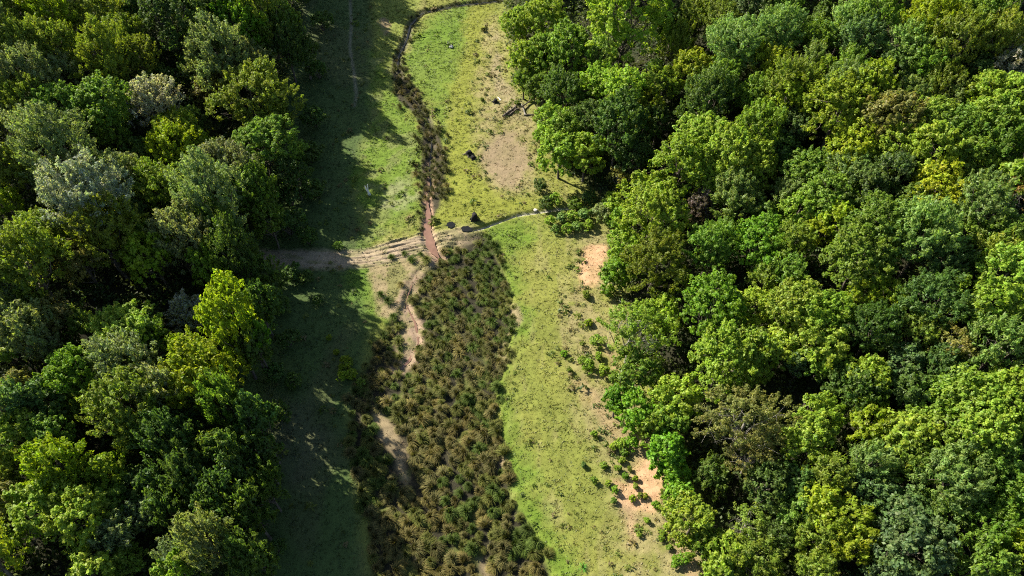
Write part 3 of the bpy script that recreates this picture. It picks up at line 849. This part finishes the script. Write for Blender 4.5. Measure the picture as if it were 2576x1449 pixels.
UR = [(200, 90, 380, 'L'), (60, 280, 150, 'S'), (560, 110, 190, 'O'), (680, 110, 200, 'O'), (450, 240, 160, 'O'), (560, 360, 190, 'Y'), (740, 230, 270, 'S'), (700, 430, 180, 'G'), (960, 170, 230, 'S'), (840, 30, 200, 'H'), (1000, 40, 180, 'G'), (1300, 110, 220, 'S'), (1480, 60, 230, 'G'), (1180, 210, 130, 'G'), (1140, 310, 150, 'S'), (910, 320, 130, 'Y'), (350, 440, 170, 'L'), (200, 470, 220, 'L'), (70, 430, 160, 'L'), (300, 570, 160, 'Y'), (150, 650, 250, 'D'), (620, 530, 250, 'D'), (880, 500, 180, 'G'), (1060, 420, 220, 'O'), (1310, 350, 160, 'G'), (1190, 390, 130, 'Y'), (1310, 450, 200, 'S'), (1470, 450, 200, 'Y'), (1010, 520, 190, 'Y'), (1270, 560, 310, 'Y'), (1600, 490, 180, 'S'), (1790, 440, 220, 'O'), (1720, 150, 250, 'Y'), (1860, 220, 260, 'O'), (1640, 250, 220, 'S'), (1830, 80, 200, 'G'), (2060, 80, 240, 'G'), (2050, 210, 220, 'O'), (1400, 210, 190, 'H'), (1550, 340, 160, 'D'), (1840, 510, 180, 'S'), (1970, 530, 210, 'Y'), (2090, 510, 240, 'L'), (880, 660, 230, 'G'), (1540, 640, 260, 'B'), (1730, 640, 230, 'L'), (1880, 690, 250, 'G'), (2080, 650, 260, 'L'), (580, 690, 270, 'L'), (470, 830, 260, 'L'), (720, 800, 270, 'L'), (850, 860, 220, 'L'), (1340, 750, 230, 'Y'), (1580, 770, 230, 'L'), (1730, 780, 260, 'L'), (1900, 820, 210, 'G'), (2090, 750, 210, 'G'), (1130, 840, 170, 'G'), (1320, 880, 230, 'S'), (1520, 870, 190, 'H'), (1060, 920, 180, 'G'), (2020, 850, 170, 'L'), (2150, 880, 160, 'L'), (1980, 1040, 260, 'S'), (1420, 990, 210, 'D'), (1230, 1010, 240, 'G'), (1000, 990, 170, 'S'), (770, 1010, 240, 'S'), (650, 920, 190, 'L'), (330, 1100, 300, 'L'), (300, 980, 190, 'L'), (185, 1110, 110, 'V'), (900, 1090, 130, 'G'), (1070, 1060, 160, 'L'), (1030, 1220, 190, 'O'), (1160, 1150, 130, 'Y'), (1260, 1130, 150, 'Y'), (1460, 1150, 330, 'G'), (1380, 1290, 260, 'G'), (1700, 1200, 300, 'S'), (1880, 1200, 190, 'G'), (1780, 1340, 220, 'D'), (2080, 1180, 190, 'G'), (2050, 1300, 160, 'O'), (2100, 1390, 250, 'L'), (350, 1350, 300, 'O'), (610, 1260, 250, 'G'), (700, 1190, 140, 'G'), (215, 1240, 170, 'L'), (150, 1375, 130, 'V'), (1650, 1030, 140, 'D'), (1960, 1350, 140, 'D'), (360, 620, 160, 'D'), (430, 130, 150, 'D'), (1180, 120, 130, 'D'), (1960, 340, 160, 'D'), (1700, 340, 180, 'G'), (980, 780, 140, 'D'), (240, 780, 170, 'D')]
LR = [(620, 120, 290, 'V'), (850, 90, 170, 'L'), (1060, 80, 250, 'L'), (1150, 140, 260, 'L'), (1380, 50, 180, 'Y'), (1530, 40, 180, 'Y'), (1450, 210, 270, 'D'), (1750, 80, 280, 'D'), (2020, 100, 250, 'L'), (1660, 210, 160, 'O'), (2080, 310, 260, 'S'), (2150, 180, 160, 'S'), (680, 370, 290, 'L'), (850, 330, 230, 'L'), (980, 320, 160, 'L'), (1160, 270, 230, 'L'), (1190, 370, 160, 'L'), (1400, 450, 220, 'L'), (1250, 490, 160, 'D'), (1620, 410, 170, 'H'), (240, 440, 210, 'G'), (450, 550, 230, 'L'), (150, 570, 130, 'V'), (250, 610, 170, 'V'), (320, 710, 150, 'L'), (420, 690, 200, 'G'), (400, 840, 170, 'V'), (440, 940, 140, 'V'), (1130, 620, 190, 'L'), (1120, 750, 230, 'L'), (1400, 690, 180, 'Y'), (1620, 750, 260, 'L'), (1660, 680, 190, 'L'), (1420, 890, 230, 'S'), (1560, 840, 170, 'G'), (1780, 570, 160, 'G'), (1950, 570, 270, 'L'), (2100, 530, 230, 'L'), (2000, 710, 320, 'L'), (1820, 810, 240, 'G'), (1680, 910, 220, 'G'), (1830, 970, 320, 'S'), (2050, 880, 240, 'G'), (1400, 1030, 210, 'H'), (1260, 990, 190, 'O'), (1200, 1100, 190, 'Y'), (1300, 1190, 240, 'Y'), (1330, 1310, 210, 'Y'), (1180, 1300, 200, 'O'), (1600, 1150, 260, 'H'), (1620, 1290, 280, 'H'), (2000, 1210, 290, 'G'), (2000, 1390, 250, 'G'), (2120, 1060, 190, 'G'), (1060, 1160, 170, 'G'), (720, 1340, 180, 'L'), (860, 1400, 230, 'O'), (680, 1430, 170, 'L'), (540, 1170, 200, 'L'), (480, 1070, 150, 'V'), (590, 1280, 140, 'G'), (1150, 1440, 210, 'O'), (960, 1270, 140, 'D'), (1650, 530, 180, 'D'), (640, 930, 160, 'D'), (900, 1000, 220, 'D'), (1500, 1430, 210, 'H'), (2150, 760, 150, 'D'), (1800, 430, 170, 'D'), (1380, 560, 170, 'D'), (1800, 1140, 180, 'G'), (1060, 980, 170, 'D')]
EDGE = [(1305, 60, 85, 'L'), (1322, 150, 90, 'L'), (1365, 45, 115, 'L'), (1318, 205, 56, 'G'), (1388, 312, 96, 'L'), (1408, 385, 100, 'L'), (1472, 395, 95, 'L'), (1440, 120, 120, 'G'), (1375, 130, 100, 'L'), (1420, 240, 120, 'D'), (1366, 225, 74, 'G'), (1480, 300, 110, 'D'), (1435, 330, 90, 'G')]

for L, ox, oy in ((UL, 0, 0), (LL, 0, 724.5), (UR, 1476, 0), (LR, 1476, 724.5)):
    for px, py, w, code in L:
        if ox and code == 'S': code = 'R'
        X0, Y0 = px / 2 + ox, py / 2 + oy
        edge_left = ox == 0 and X0 > 520
        tree_at(X0, Y0, w / 2 * 1.22, code, hmul=np.interp(Y0, [0, 130, 200, 380, 450, 600, 750, 1000, 1449], [1.75, 1.2, 0.9, 0.88, 1.1, 1.6, 1.95, 2.05, 1.95]) if edge_left else (1.45 if (ox == 0 and X0 > 360 and Y0 > 560) else rv.uniform(0.95, 1.2)))
for px, py, w, code in EDGE:
    tree_at(px, py, w * 1.1, code)
# trees unlike any other
tree_at(475, 778, 112, 'W', 'cone', label='narrow upright silvery tree standing alone among dark gaps on the shaded slope')
tree_at(2551, 165, 120, 'W', 'round', label='pale silvery white tree high on the sunny slope among green crowns')
tree_at(2001, 320, 98, 'H', 'round', label='round dull blue-green tree ringed by yellow-green crowns on the sunny slope')
tree_at(2361, 475, 150, 'T', 'round', label='yellow-leaved tree with ragged branches beside a grey-green crown')
tree_at(2551, 490, 95, 'Q', 'sparse', label='rusty orange-brown sparse tree high on the sunny slope')
tree_at(1756, 525, 100, 'N', 'cone', label='bare purplish brown tree wedged between two light green crowns')
tree_at(1911, 620, 140, 'V', 'round', label='vivid bushy green tree in the middle of the sunny slope')
tree_at(1591, 836, 185, 'L', 'sparse', label='wide feathery light green tree at the wood edge above the dry bank')
tree_at(2401, 875, 135, 'B', 'sparse', label='thin orange-olive tree with bare twigs beside dark crowns')
tree_at(1876, 1065, 235, 'B', 'sparse', label='large thin-leaved olive tree showing bleached bare limbs in its crown')
tree_at(1890, 1150, 150, 'B', 'sparse', label='smaller thin-leaved olive tree below the large one with bleached limbs')
tree_at(1876, 1325, 120, 'O', 'sparse', label='thin olive tree with open twiggy crown in a dark gap')
tree_at(2391, 1388, 72, 'T', 'round', label='small bright yellow tree among dull green crowns')
tree_at(2010, 925, 85, 'H', 'cone', label='upright dull blue-green tree rising through light green crowns')
tree_at(1556, 440, 62, 'B', 'sparse', label='small brownish half-bare tree in the gap behind the grassy tongue')

for px, py, w, code in ((1668, 802, 118, 'L'), (1985, 690, 92, 'G'), (1925, 700, 80, 'O')):
    tree_at(px, py, w, code)
for px, py, w, hm in ((655, 772, 92, 1.8), (668, 705, 84, 1.6), (640, 862, 96, 1.9), (610, 640, 90, 1.5)):  # dark trees added to close gaps in the shadow on the left floor
    tree_at(px, py, w, 'D', hmul=hm)
# the woods go on past the frame
def put_tree(x, y, R, code, form, hmul):
    lib = LIB[form]; best = min(abs(math.log(s / R)) for s, _ in lib)
    s, (crown, trunk, c0) = [e for e in lib if abs(math.log(e[0] / R)) < best + 0.02][rv.integers(3)]
    root = bpy.data.objects.new('tree', None); col.objects.link(root); root.empty_display_size = 0.3
    k = R / s; root.location = (x, y, hz(x, y)); root.rotation_euler = (0, 0, rv.uniform(0, 6.28)); root.scale = (k, k, k * hmul)
    cr = link('crown', crown, root); link('trunk', trunk, root)
    cr.color = (*(np.array(COL[code][1]) * rv.uniform(0.85, 1.15)), 1)
    TREES.append(dict(root=root, x=x, y=y, R=R, code=code, form=form, label=None, px=0, py=0))


cand = np.random.default_rng(29).uniform((-110, 2), (100, 160), (6000, 2))
cd1, cd2 = slope_dist(cand[:, 0], cand[:, 1]); ch = height(cand[:, 0], cand[:, 1]) + 4.5
dep = cand[:, 1] * CP + (CAM_H - ch) * SP
cpx = 1288 + F * cand[:, 0] / dep; cpy = 724.5 - F * (cand[:, 1] * SP + (ch - CAM_H) * CP) / dep
out = np.maximum.reduce([-cpx, cpx - 2576, -cpy, cpy - 1449])
have = [(t['x'], t['y'], t['R']) for t in TREES]
for k in np.where((np.maximum(cd1, cd2) > 1.5) & (out > 25) & ((out < 105) | ((out < 330) & (cd1 > 0) & (cd1 < 22) & (cand[:, 1] > 112))))[0]:
    R = rv.uniform(2.6, 4.2)
    if all(math.hypot(cand[k, 0] - a, cand[k, 1] - b) > (R + c) * 0.72 for a, b, c in have):
        put_tree(cand[k, 0], cand[k, 1], R, 'GOSLYD'[rv.integers(6)], ('round', 'spray')[rv.integers(2)], 2.0 if cd1[k] > 0 and cand[k, 1] > 105 else 1.15)
        have.append((cand[k, 0], cand[k, 1], R))

# shrubs on the open bank and along the wood edges
SHRUBS = [(1495, 1209, 20, 'G'), (1519, 1172, 18, 'L'), (1554, 1179, 20, 'L'), (1574, 1198, 18, 'V'), (1529, 1216, 16, 'L'), (1546, 1233, 20, 'V'), (1544, 1260, 16, 'G'), (1544, 1124, 24, 'L'), (1564, 1117, 30, 'L'), (1590, 1114, 38, 'V'), (1571, 1139, 22, 'G'), (1565, 1158, 18, 'L'), (1651, 1270, 22, 'V'), (1628, 1309, 16, 'L'), (1608, 1344, 11, 'L'), (1664, 1355, 14, 'L'), (1666, 1237, 13, 'O'), (1590, 1254, 17, 'Y'), (1609, 1247, 15, 'O'), (1622, 1247, 15, 'Y'), (1599, 1224, 10, 'O'), (1598, 1204, 10, 'Y'), (1583, 1180, 10, 'O'), (1683, 1377, 14, 'L'), (1700, 1414, 26, 'V'), (1724, 1406, 34, 'V'), (1495, 1091, 18, 'L'), (1681, 1324, 14, 'Y'), (1666, 1340, 16, 'L'), (1469, 1170, 15, 'D'),
          (1479, 812, 20, 'Y'), (1502, 857, 34, 'L'), (1418, 890, 18, 'V'), (1465, 907, 28, 'L'), (1482, 921, 38, 'L'), (1505, 896, 22, 'L'), (1520, 934, 34, 'L'), (1553, 951, 22, 'L'), (1465, 865, 14, 'O'), (1434, 933, 13, 'O'),
          (1512, 540, 60, 'S'), (1545, 520, 64, 'L'), (1545, 565, 46, 'V'), (1385, 556, 30, 'L'), (1412, 548, 34, 'R'), (1440, 545, 36, 'L'), (1468, 540, 38, 'R'), (1480, 568, 30, 'L'), (1450, 570, 30, 'R'), (1425, 576, 30, 'L'), (1398, 578, 26, 'R'), (1395, 502, 34, 'L'), (1445, 515, 40, 'G'), (1480, 500, 44, 'D'), (1372, 515, 40, 'D'), (1536, 690, 34, 'V'), (1526, 735, 44, 'V'), (1548, 640, 40, 'V'), (1474, 742, 20, 'O'), (1360, 470, 40, 'D'), (1358, 350, 40, 'L'), (1352, 300, 24, 'L'), (1300, 258, 12, 'G'), (1212, 250, 10, 'O'), (1215, 75, 12, 'B'), (1175, 282, 10, 'S'),
          (872, 915, 40, 'Y'), (866, 945, 34, 'Y'), (884, 940, 26, 'Y'), (828, 850, 14, 'Y'), (846, 885, 16, 'Y'), (725, 570, 90, 'D'), (775, 600, 60, 'D'), (730, 500, 80, 'D'), (790, 480, 60, 'D'), (700, 770, 60, 'D'), (725, 860, 60, 'D'), (690, 940, 60, 'D'), (735, 960, 44, 'D'), (700, 1040, 66, 'D'), (660, 1130, 60, 'D'), (690, 1200, 50, 'D'), (650, 1280, 60, 'D'), (700, 1380, 60, 'D'), (770, 700, 40, 'D'), (735, 690, 50, 'D'), (800, 760, 30, 'D'), (850, 620, 24, 'G'), (790, 300, 70, 'D'), (800, 180, 60, 'D'), (810, 60, 60, 'D'), (780, 390, 70, 'D'), (905, 965, 26, 'G')]
for px, py, w, code in SHRUBS:
    tree_at(px, py, w, code, 'shrub', kind='shrub')

# labels: colour, size, crown and what stands next to it
LM = [('the upper sand patch', on_ground(1490, 670)), ('the lower sand patch', on_ground(1610, 1220)), ('the bare soil patch', on_ground(1275, 400)), ('the pale ditch', on_ground(1400, 527)), ('the dirt track', on_ground(720, 652)), ('the fallen logs', on_ground(1305, 275)), ('the shaded footpath', on_ground(888, 150))]
USED = set()
XY = np.array([(t['x'], t['y']) for t in TREES])
RARE = {'R': 'soft green', 'W': 'silvery', 'T': 'yellow', 'N': 'purplish brown', 'B': 'brownish', 'V': 'vivid green', 'H': 'blue-green', 'Q': 'rusty', 'Y': 'yellow-green', 'S': 'grey-green', 'L': 'light green', 'D': 'dark', 'O': 'olive', 'G': 'mid green'}
for i, t in enumerate(TREES):
    x, y = t['x'], t['y']
    dl, dr = slope_dist(np.array([x]), np.array([y])); dl, dr = dl[0], dr[0]
    shr = t['form'] == 'shrub'
    if shr:
        size = 'tiny' if t['R'] < 0.4 else 'small' if t['R'] < 0.8 else 'broad'
    else:
        size = 'small' if t['R'] < 2.2 else 'middling' if t['R'] < 3.4 else 'big'
    shape = {'round': 'round-crowned', 'spray': 'feathery', 'cone': 'upright', 'sparse': 'open-crowned', 'shrub': 'leafy'}[t['form']]
    lm = min(LM, key=lambda e: (e[1][0] - x) ** 2 + (e[1][1] - y) ** 2); ld = math.hypot(lm[1][0] - x, lm[1][1] - y)
    side = 'shaded' if dl > dr else 'sunny'
    d = np.hypot(XY[:, 0] - x, XY[:, 1] - y)
    near = [TREES[k] for k in np.argsort(d)[1:10] if TREES[k]['form'] != 'shrub'][:5]
    if ld < (7 if shr else 11): where = 'beside ' + lm[0]
    elif max(dl, dr) < 4: where = 'at the %s edge of the valley floor' % side if not shr else 'on the %s side of the valley floor' % side
    else: where = 'on the %s slope' % side
    base = '%s %s %s %s %s' % (size, COL[t['code']][0], shape, 'shrub' if shr else 'tree', where)
    opts = [t['label']] if t['label'] else [base]
    if not t['label']:
        for n in near:
            rel = 'just uphill of' if t['root'].location.z > n['root'].location.z + 0.8 else 'just downhill of' if t['root'].location.z < n['root'].location.z - 0.8 else 'beside'
            opts.append('%s %s a %s tree' % (base, rel, RARE[n['code']]))
        for a in range(len(near)):
            for b_ in range(a + 1, len(near)):
                opts.append('%s between %s and %s trees' % (base, RARE[near[a]['code']], RARE[near[b_]['code']]))
    opts = [o for o in opts if len(o.replace('-', ' ').split()) <= 16] or [' '.join(base.split()[:16])]
    free = [o for o in opts if o not in USED]
    lab = free[0] if free else opts[-1]
    USED.add(lab)
    tag(t['root'], lab, 'shrub' if shr else 'tree', ('shrubs around the valley floor' if shr else 'trees of the %s wood' % side))

# low scrub on the floor of the woods (nobody could count it)
ru = np.random.default_rng(23)
ux, uy = np.meshgrid(np.arange(-90, 80, 1.7), np.arange(10, 140, 1.7)); ux, uy = ux.ravel() + ru.uniform(-0.8, 0.8, ux.size), uy.ravel() + ru.uniform(-0.8, 0.8, uy.size)
dl, dr = slope_dist(ux, uy)
uh0 = height(ux, uy); dep = uy * CP + (CAM_H - uh0) * SP
upx = 1288 + F * ux / dep; upy = 724.5 - F * (uy * SP + (uh0 - CAM_H) * CP) / dep
k = (np.maximum(dl, dr) > 2.0) & (upx > -120) & (upx < 2700) & (upy > -120) & (upy < 1570)
ux, uy = ux[k], uy[k]; uz = height(ux, uy); m = len(ux); B = 76
ur = ru.uniform(0.9, 1.6, m); uh = ru.uniform(0.8, 2.4, m)
d = rand_dir(ru, m * B); d[:, 2] = np.abs(d[:, 2])
P = np.repeat(np.stack([ux, uy, uz], 1), B, 0) + d * np.stack([np.repeat(ur, B), np.repeat(ur, B), np.repeat(ur * uh, B)], 1) * ru.uniform(0.6, 1.05, (m * B, 1))
N = unit(d * 0.6 + np.array([0, 0, 0.6]) + ru.normal(size=(m * B, 3)) * 0.5)
me = leaves_mesh('scrub', P, N, unit(d + ru.normal(size=(m * B, 3)) * 0.4), ru.uniform(0.28, 0.5, m * B), ru.uniform(0.18, 0.32, m * B), np.repeat(ru.uniform(0.6, 1.4, (m, 1)) * np.stack([ru.uniform(0.85, 1.3, m), np.ones(m), ru.uniform(0.7, 1.3, m)], 1), B, 0))
so = link('undergrowth', me); so.color = (0.06, 0.092, 0.02, 1)
tag(so, 'dark leafy undergrowth on the floor of both woods', 'undergrowth', kind='stuff')


# ------------------------------------------------------------------ small things
def rough_tube(P, R, sides, seed, amp=0.12):
    V, Q, T = tube(P, R, sides)
    r = np.random.default_rng(seed); V = np.array(V)
    n = len(P) * sides
    V[:n] += r.normal(0, 1, (n, 3)) * (np.repeat(R, sides) * amp)[:, None]
    return V, Q, T


def log_at(px, py, length, rad, ang, mat, label, name='fallen_log', lift=0.0, knots=2, seed=0):
    x, y, z, _ = on_ground(px, py); r = np.random.default_rng(seed + 100)
    dx, dy = math.cos(ang) * length / 2, math.sin(ang) * length / 2
    P = [(t * dx + r.normal(0, rad * 0.4), t * dy + r.normal(0, rad * 0.4), hz(x + t * dx, y + t * dy) - z + rad * 0.8 + lift) for t in np.linspace(-1, 1, 6)]
    root = bpy.data.objects.new(name, None); col.objects.link(root); root.location = (x, y, z)
    b = Bag(); b.add(*rough_tube(P, [rad * k for k in (1.1, 1.0, 0.95, 0.9, 0.8, 0.65)], 9, seed))
    link('bark', b.mesh('bark', mat), root)
    for k in range(knots):
        p = np.array(P[1 + 2 * k]); b = Bag()
        e = p + np.array([r.normal(0, 0.3), r.normal(0, 0.3), rad + r.uniform(0.2, 0.5)])
        b.add(*tube([p, (p + e) / 2 + r.normal(0, 0.03, 3), e], [rad * 0.4, rad * 0.3, rad * 0.15], 6))
        link('branch_stub', b.mesh('branch_stub', mat), root)
    tag(root, label, 'log')


log_at(1283, 281, 2.9, 0.19, 0.85, M_BARK, 'thick dark fallen log lying beside the trail at the wood edge', seed=1)
log_at(1291, 284, 2.4, 0.14, 0.80, M_BARK, 'thinner dark fallen log lying parallel to a thicker one', seed=2)
log_at(1317, 277, 2.5, 0.09, 1.75, M_PALE_BARK, 'slender bleached branch lying beside the dark fallen logs', 'fallen_branch', 0.1, 2, 3)
log_at(1328, 262, 2.6, 0.11, 0.75, M_BARK, 'crooked dark branch propped against the wood edge above the logs', 'fallen_branch', 0.25, 2, 4)
log_at(1330, 290, 1.4, 0.10, 0.1, M_BARK, 'short dark log half hidden in grass at the wood edge', 'fallen_log', 0, 1, 5)
log_at(1256, 249, 0.9, 0.07, 2.0, M_WHITE_WOOD, 'short white stick lying on the bare trail', 'fallen_stick', 0, 0, 6)


def stump_at(px, py, rad, h, mat, label, seed, cut=None):
    x, y, z, _ = on_ground(px, py); r = np.random.default_rng(seed)
    root = bpy.data.objects.new('tree_stump', None); col.objects.link(root); root.location = (x, y, z)
    b = Bag(); b.add(*rough_tube([(0, 0, -0.2), (0, 0, h * 0.3), (0.03, 0, h * 0.7), (0.05, 0.02, h)], [rad * 1.25, rad, rad * 0.9, rad * 0.75], 11, seed, 0.14))
    link('bole', b.mesh('bole', mat), root)
    for k in range(5):
        a = 2 * math.pi * (k + r.random() * 0.6) / 5; b = Bag()
        L = rad * r.uniform(1.6, 2.4)
        P = [(math.cos(a) * rad * 0.5, math.sin(a) * rad * 0.5, h * 0.3), (math.cos(a) * rad * 1.2, math.sin(a) * rad * 1.2, h * 0.14), (math.cos(a + 0.2) * L, math.sin(a + 0.2) * L, -0.06)]
        b.add(*tube(P, [rad * 0.35, rad * 0.26, rad * 0.08], 6))
        link('root', b.mesh('root', cut or mat), root)
    tag(root, label, 'tree stump')


stump_at(1194, 552, 0.42, 1.0, M_CHAR, 'charred black stump standing in grass above the ditch', 31)
stump_at(1180, 388, 0.42, 0.6, M_CHAR, 'burnt stump with splayed roots beside the bare soil patch', 32, M_BARK)
stump_at(1190, 398, 0.34, 0.35, M_CHAR, 'black shadow of the stump with splayed roots, modelled as a low stump', 33)  # stands in for the shadow cast by the stump with splayed roots
stump_at(1246, 257, 0.33, 0.5, M_CHAR, 'small dark stump in dry grass below the trail', 34)

# white forked snag at the edge of the shade
x, y, z, _ = on_ground(927, 488)
root = bpy.data.objects.new('forked_snag', None); col.objects.link(root); root.location = (x, y, z)
b = Bag(); b.add(*rough_tube([(0.12, -0.1, -0.2), (0.05, 0, 0.35), (-0.05, 0.02, 0.7)], [0.2, 0.17, 0.14], 8, 41, 0.08)); link('stem', b.mesh('stem', M_WHITE_WOOD), root)
for dx, h, rr in ((-0.22, 1.45, 0.1), (0.14, 1.75, 0.09)):
    b = Bag(); b.add(*rough_tube([(-0.05, 0.02, 0.62), (-0.05 + dx * 0.7, 0.05, 1.0), (-0.05 + dx, 0.1, h)], [rr * 1.2, rr, rr * 0.4], 7, 42, 0.08)); link('prong', b.mesh('prong', M_WHITE_WOOD), root)
tag(root, 'white forked dead stump at the rim of the shade by lush grass', 'dead stump')

# spiky rosette plant and a few pale stones
x, y, z, _ = on_ground(1467, 1428)
V, Q, C = blade_dome(np.random.default_rng(51), 0.55, 0.45, 40, (0, 0.0), (0.9, 1, 0.8), (1.1, 1, 1))
V[:, :2] *= 1.1
me = mesh_np('leaf_rosette', V, Q, None, M_BLADE); vcol(me, 'vary', C)
o = link('rosette_plant', me, None, (x, y, z)); o.color = (0.07, 0.22, 0.03, 1)
tag(o, 'star-shaped vivid green rosette plant in the short meadow', 'plant')


def stone_at(px, py, s, label, seed):
    x, y, z, _ = on_ground(px, py); r = np.random.default_rng(seed)
    import bmesh
    bm = bmesh.new(); bmesh.ops.create_icosphere(bm, subdivisions=2, radius=s)
    for v in bm.verts: v.co *= r.uniform(0.82, 1.15); v.co.z *= 0.7
    me = bpy.data.meshes.new('stone'); bm.to_mesh(me); bm.free(); me.materials.append(M_STONE)
    o = link('stone', me, None, (x, y, z + s * 0.35)); tag(o, label, 'stone')


stone_at(1135, 119, 0.35, 'pale stone in bright green grass near the upper stream', 61)
stone_at(1347, 530, 0.25, 'pale stone on the brink of the ditch', 62)
stone_at(1045, 1092, 0.18, 'small white stone among the tussocks', 63)


# weeds and seedlings scattered over the grass (nobody could count them)
rw = np.random.default_rng(83)
wx, wy = rw.uniform(-32, 22, 16000), rw.uniform(15, 122, 16000)
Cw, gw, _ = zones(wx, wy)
dl, dr = slope_dist(wx, wy)
dry = np.maximum(poly_sd(wx, wy, Z_DRY2), poly_sd(wx, wy, Z_DRY1))
prob = np.where(dry > -1, 0.45, 0.12) * (fbm(wx / 2.5, wy / 2.5, 88, 2) > 0.45)
k = (rw.random(len(wx)) < prob) & (np.maximum(dl, dr) < 2.5) & (poly_sd(wx, wy, BOG) < -0.3) & (gw > 0.3)
wx, wy, Cw = wx[k], wy[k], Cw[k]; m = len(wx); B = 16
wr = rw.gamma(2.5, 0.06, m) + 0.06
d = rand_dir(rw, m * B); d[:, 2] = np.abs(d[:, 2])
P = np.repeat(np.stack([wx, wy, height(wx, wy) + 0.03], 1), B, 0) + d * np.repeat(wr, B)[:, None]
tone = np.array([(0.10, 0.145, 0.02), (0.14, 0.17, 0.03), (0.17, 0.14, 0.06), (0.075, 0.11, 0.025)])[rw.integers(0, 4, m)] * rw.uniform(0.8, 1.3, (m, 1))
me = leaves_mesh('weed', P, unit(d * 0.5 + np.array([0, 0, 0.7]) + rw.normal(size=(m * B, 3)) * 0.4), d, np.repeat(wr, B) * rw.uniform(0.8, 1.4, m * B), np.repeat(wr, B) * rw.uniform(0.3, 0.6, m * B), np.repeat(tone, B, 0))
wo_ = link('meadow_weeds', me); wo_.color = (1, 1, 1, 1)
tag(wo_, 'low weeds and seedlings dotted over meadow and dry bank', 'weeds', kind='stuff')

# loose gravel and clods on the bare ground (nobody could count it)
rg = np.random.default_rng(71)
gx_, gy_ = rg.uniform(-30, 20, 60000), rg.uniform(14, 118, 60000)
bare = np.maximum.reduce([poly_sd(gx_, gy_, P) for P in (Z_SAND1, Z_SAND2, Z_SAND3, Z_SAND4, Z_SAND5, Z_MUD, Z_MUD2, Z_MUD4, Z_MUD5, Z_BARE1, Z_TRAIL1)] + [1.5 - seg_dist(gx_, gy_, TRACK)[0]])
k = bare > -0.3
gx_, gy_ = gx_[k], gy_[k]; n = len(gx_)
gz_ = height(gx_, gy_) + small_relief(gx_, gy_, np.full(n, 0.5))
T0 = np.array([(1, 0, -0.3), (-0.5, 0.87, -0.3), (-0.5, -0.87, -0.3), (0.1, 0.1, 0.8)])
a = rg.uniform(0, 6.28, n); sz = rg.gamma(2.0, 0.022, n) + 0.015
V = np.zeros((n, 4, 3))
for i in range(4):
    V[:, i, 0] = gx_ + sz * (T0[i, 0] * np.cos(a) - T0[i, 1] * np.sin(a)) * rg.uniform(0.7, 1.3, n)
    V[:, i, 1] = gy_ + sz * (T0[i, 0] * np.sin(a) + T0[i, 1] * np.cos(a)) * rg.uniform(0.7, 1.3, n)
    V[:, i, 2] = gz_ + sz * T0[i, 2] * rg.uniform(0.6, 1.2, n)
kk = np.arange(n)[:, None] * 4
me = mesh_np('gravel', V.reshape(-1, 3), None, np.concatenate([kk + [0, 1, 3], kk + [1, 2, 3], kk + [2, 0, 3]]), M_GROUND)
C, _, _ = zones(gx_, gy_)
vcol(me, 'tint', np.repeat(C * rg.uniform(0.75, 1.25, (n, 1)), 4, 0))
tag(link('gravel', me), 'loose clods and gravel on the bare soil patches and track', 'gravel', kind='stuff')
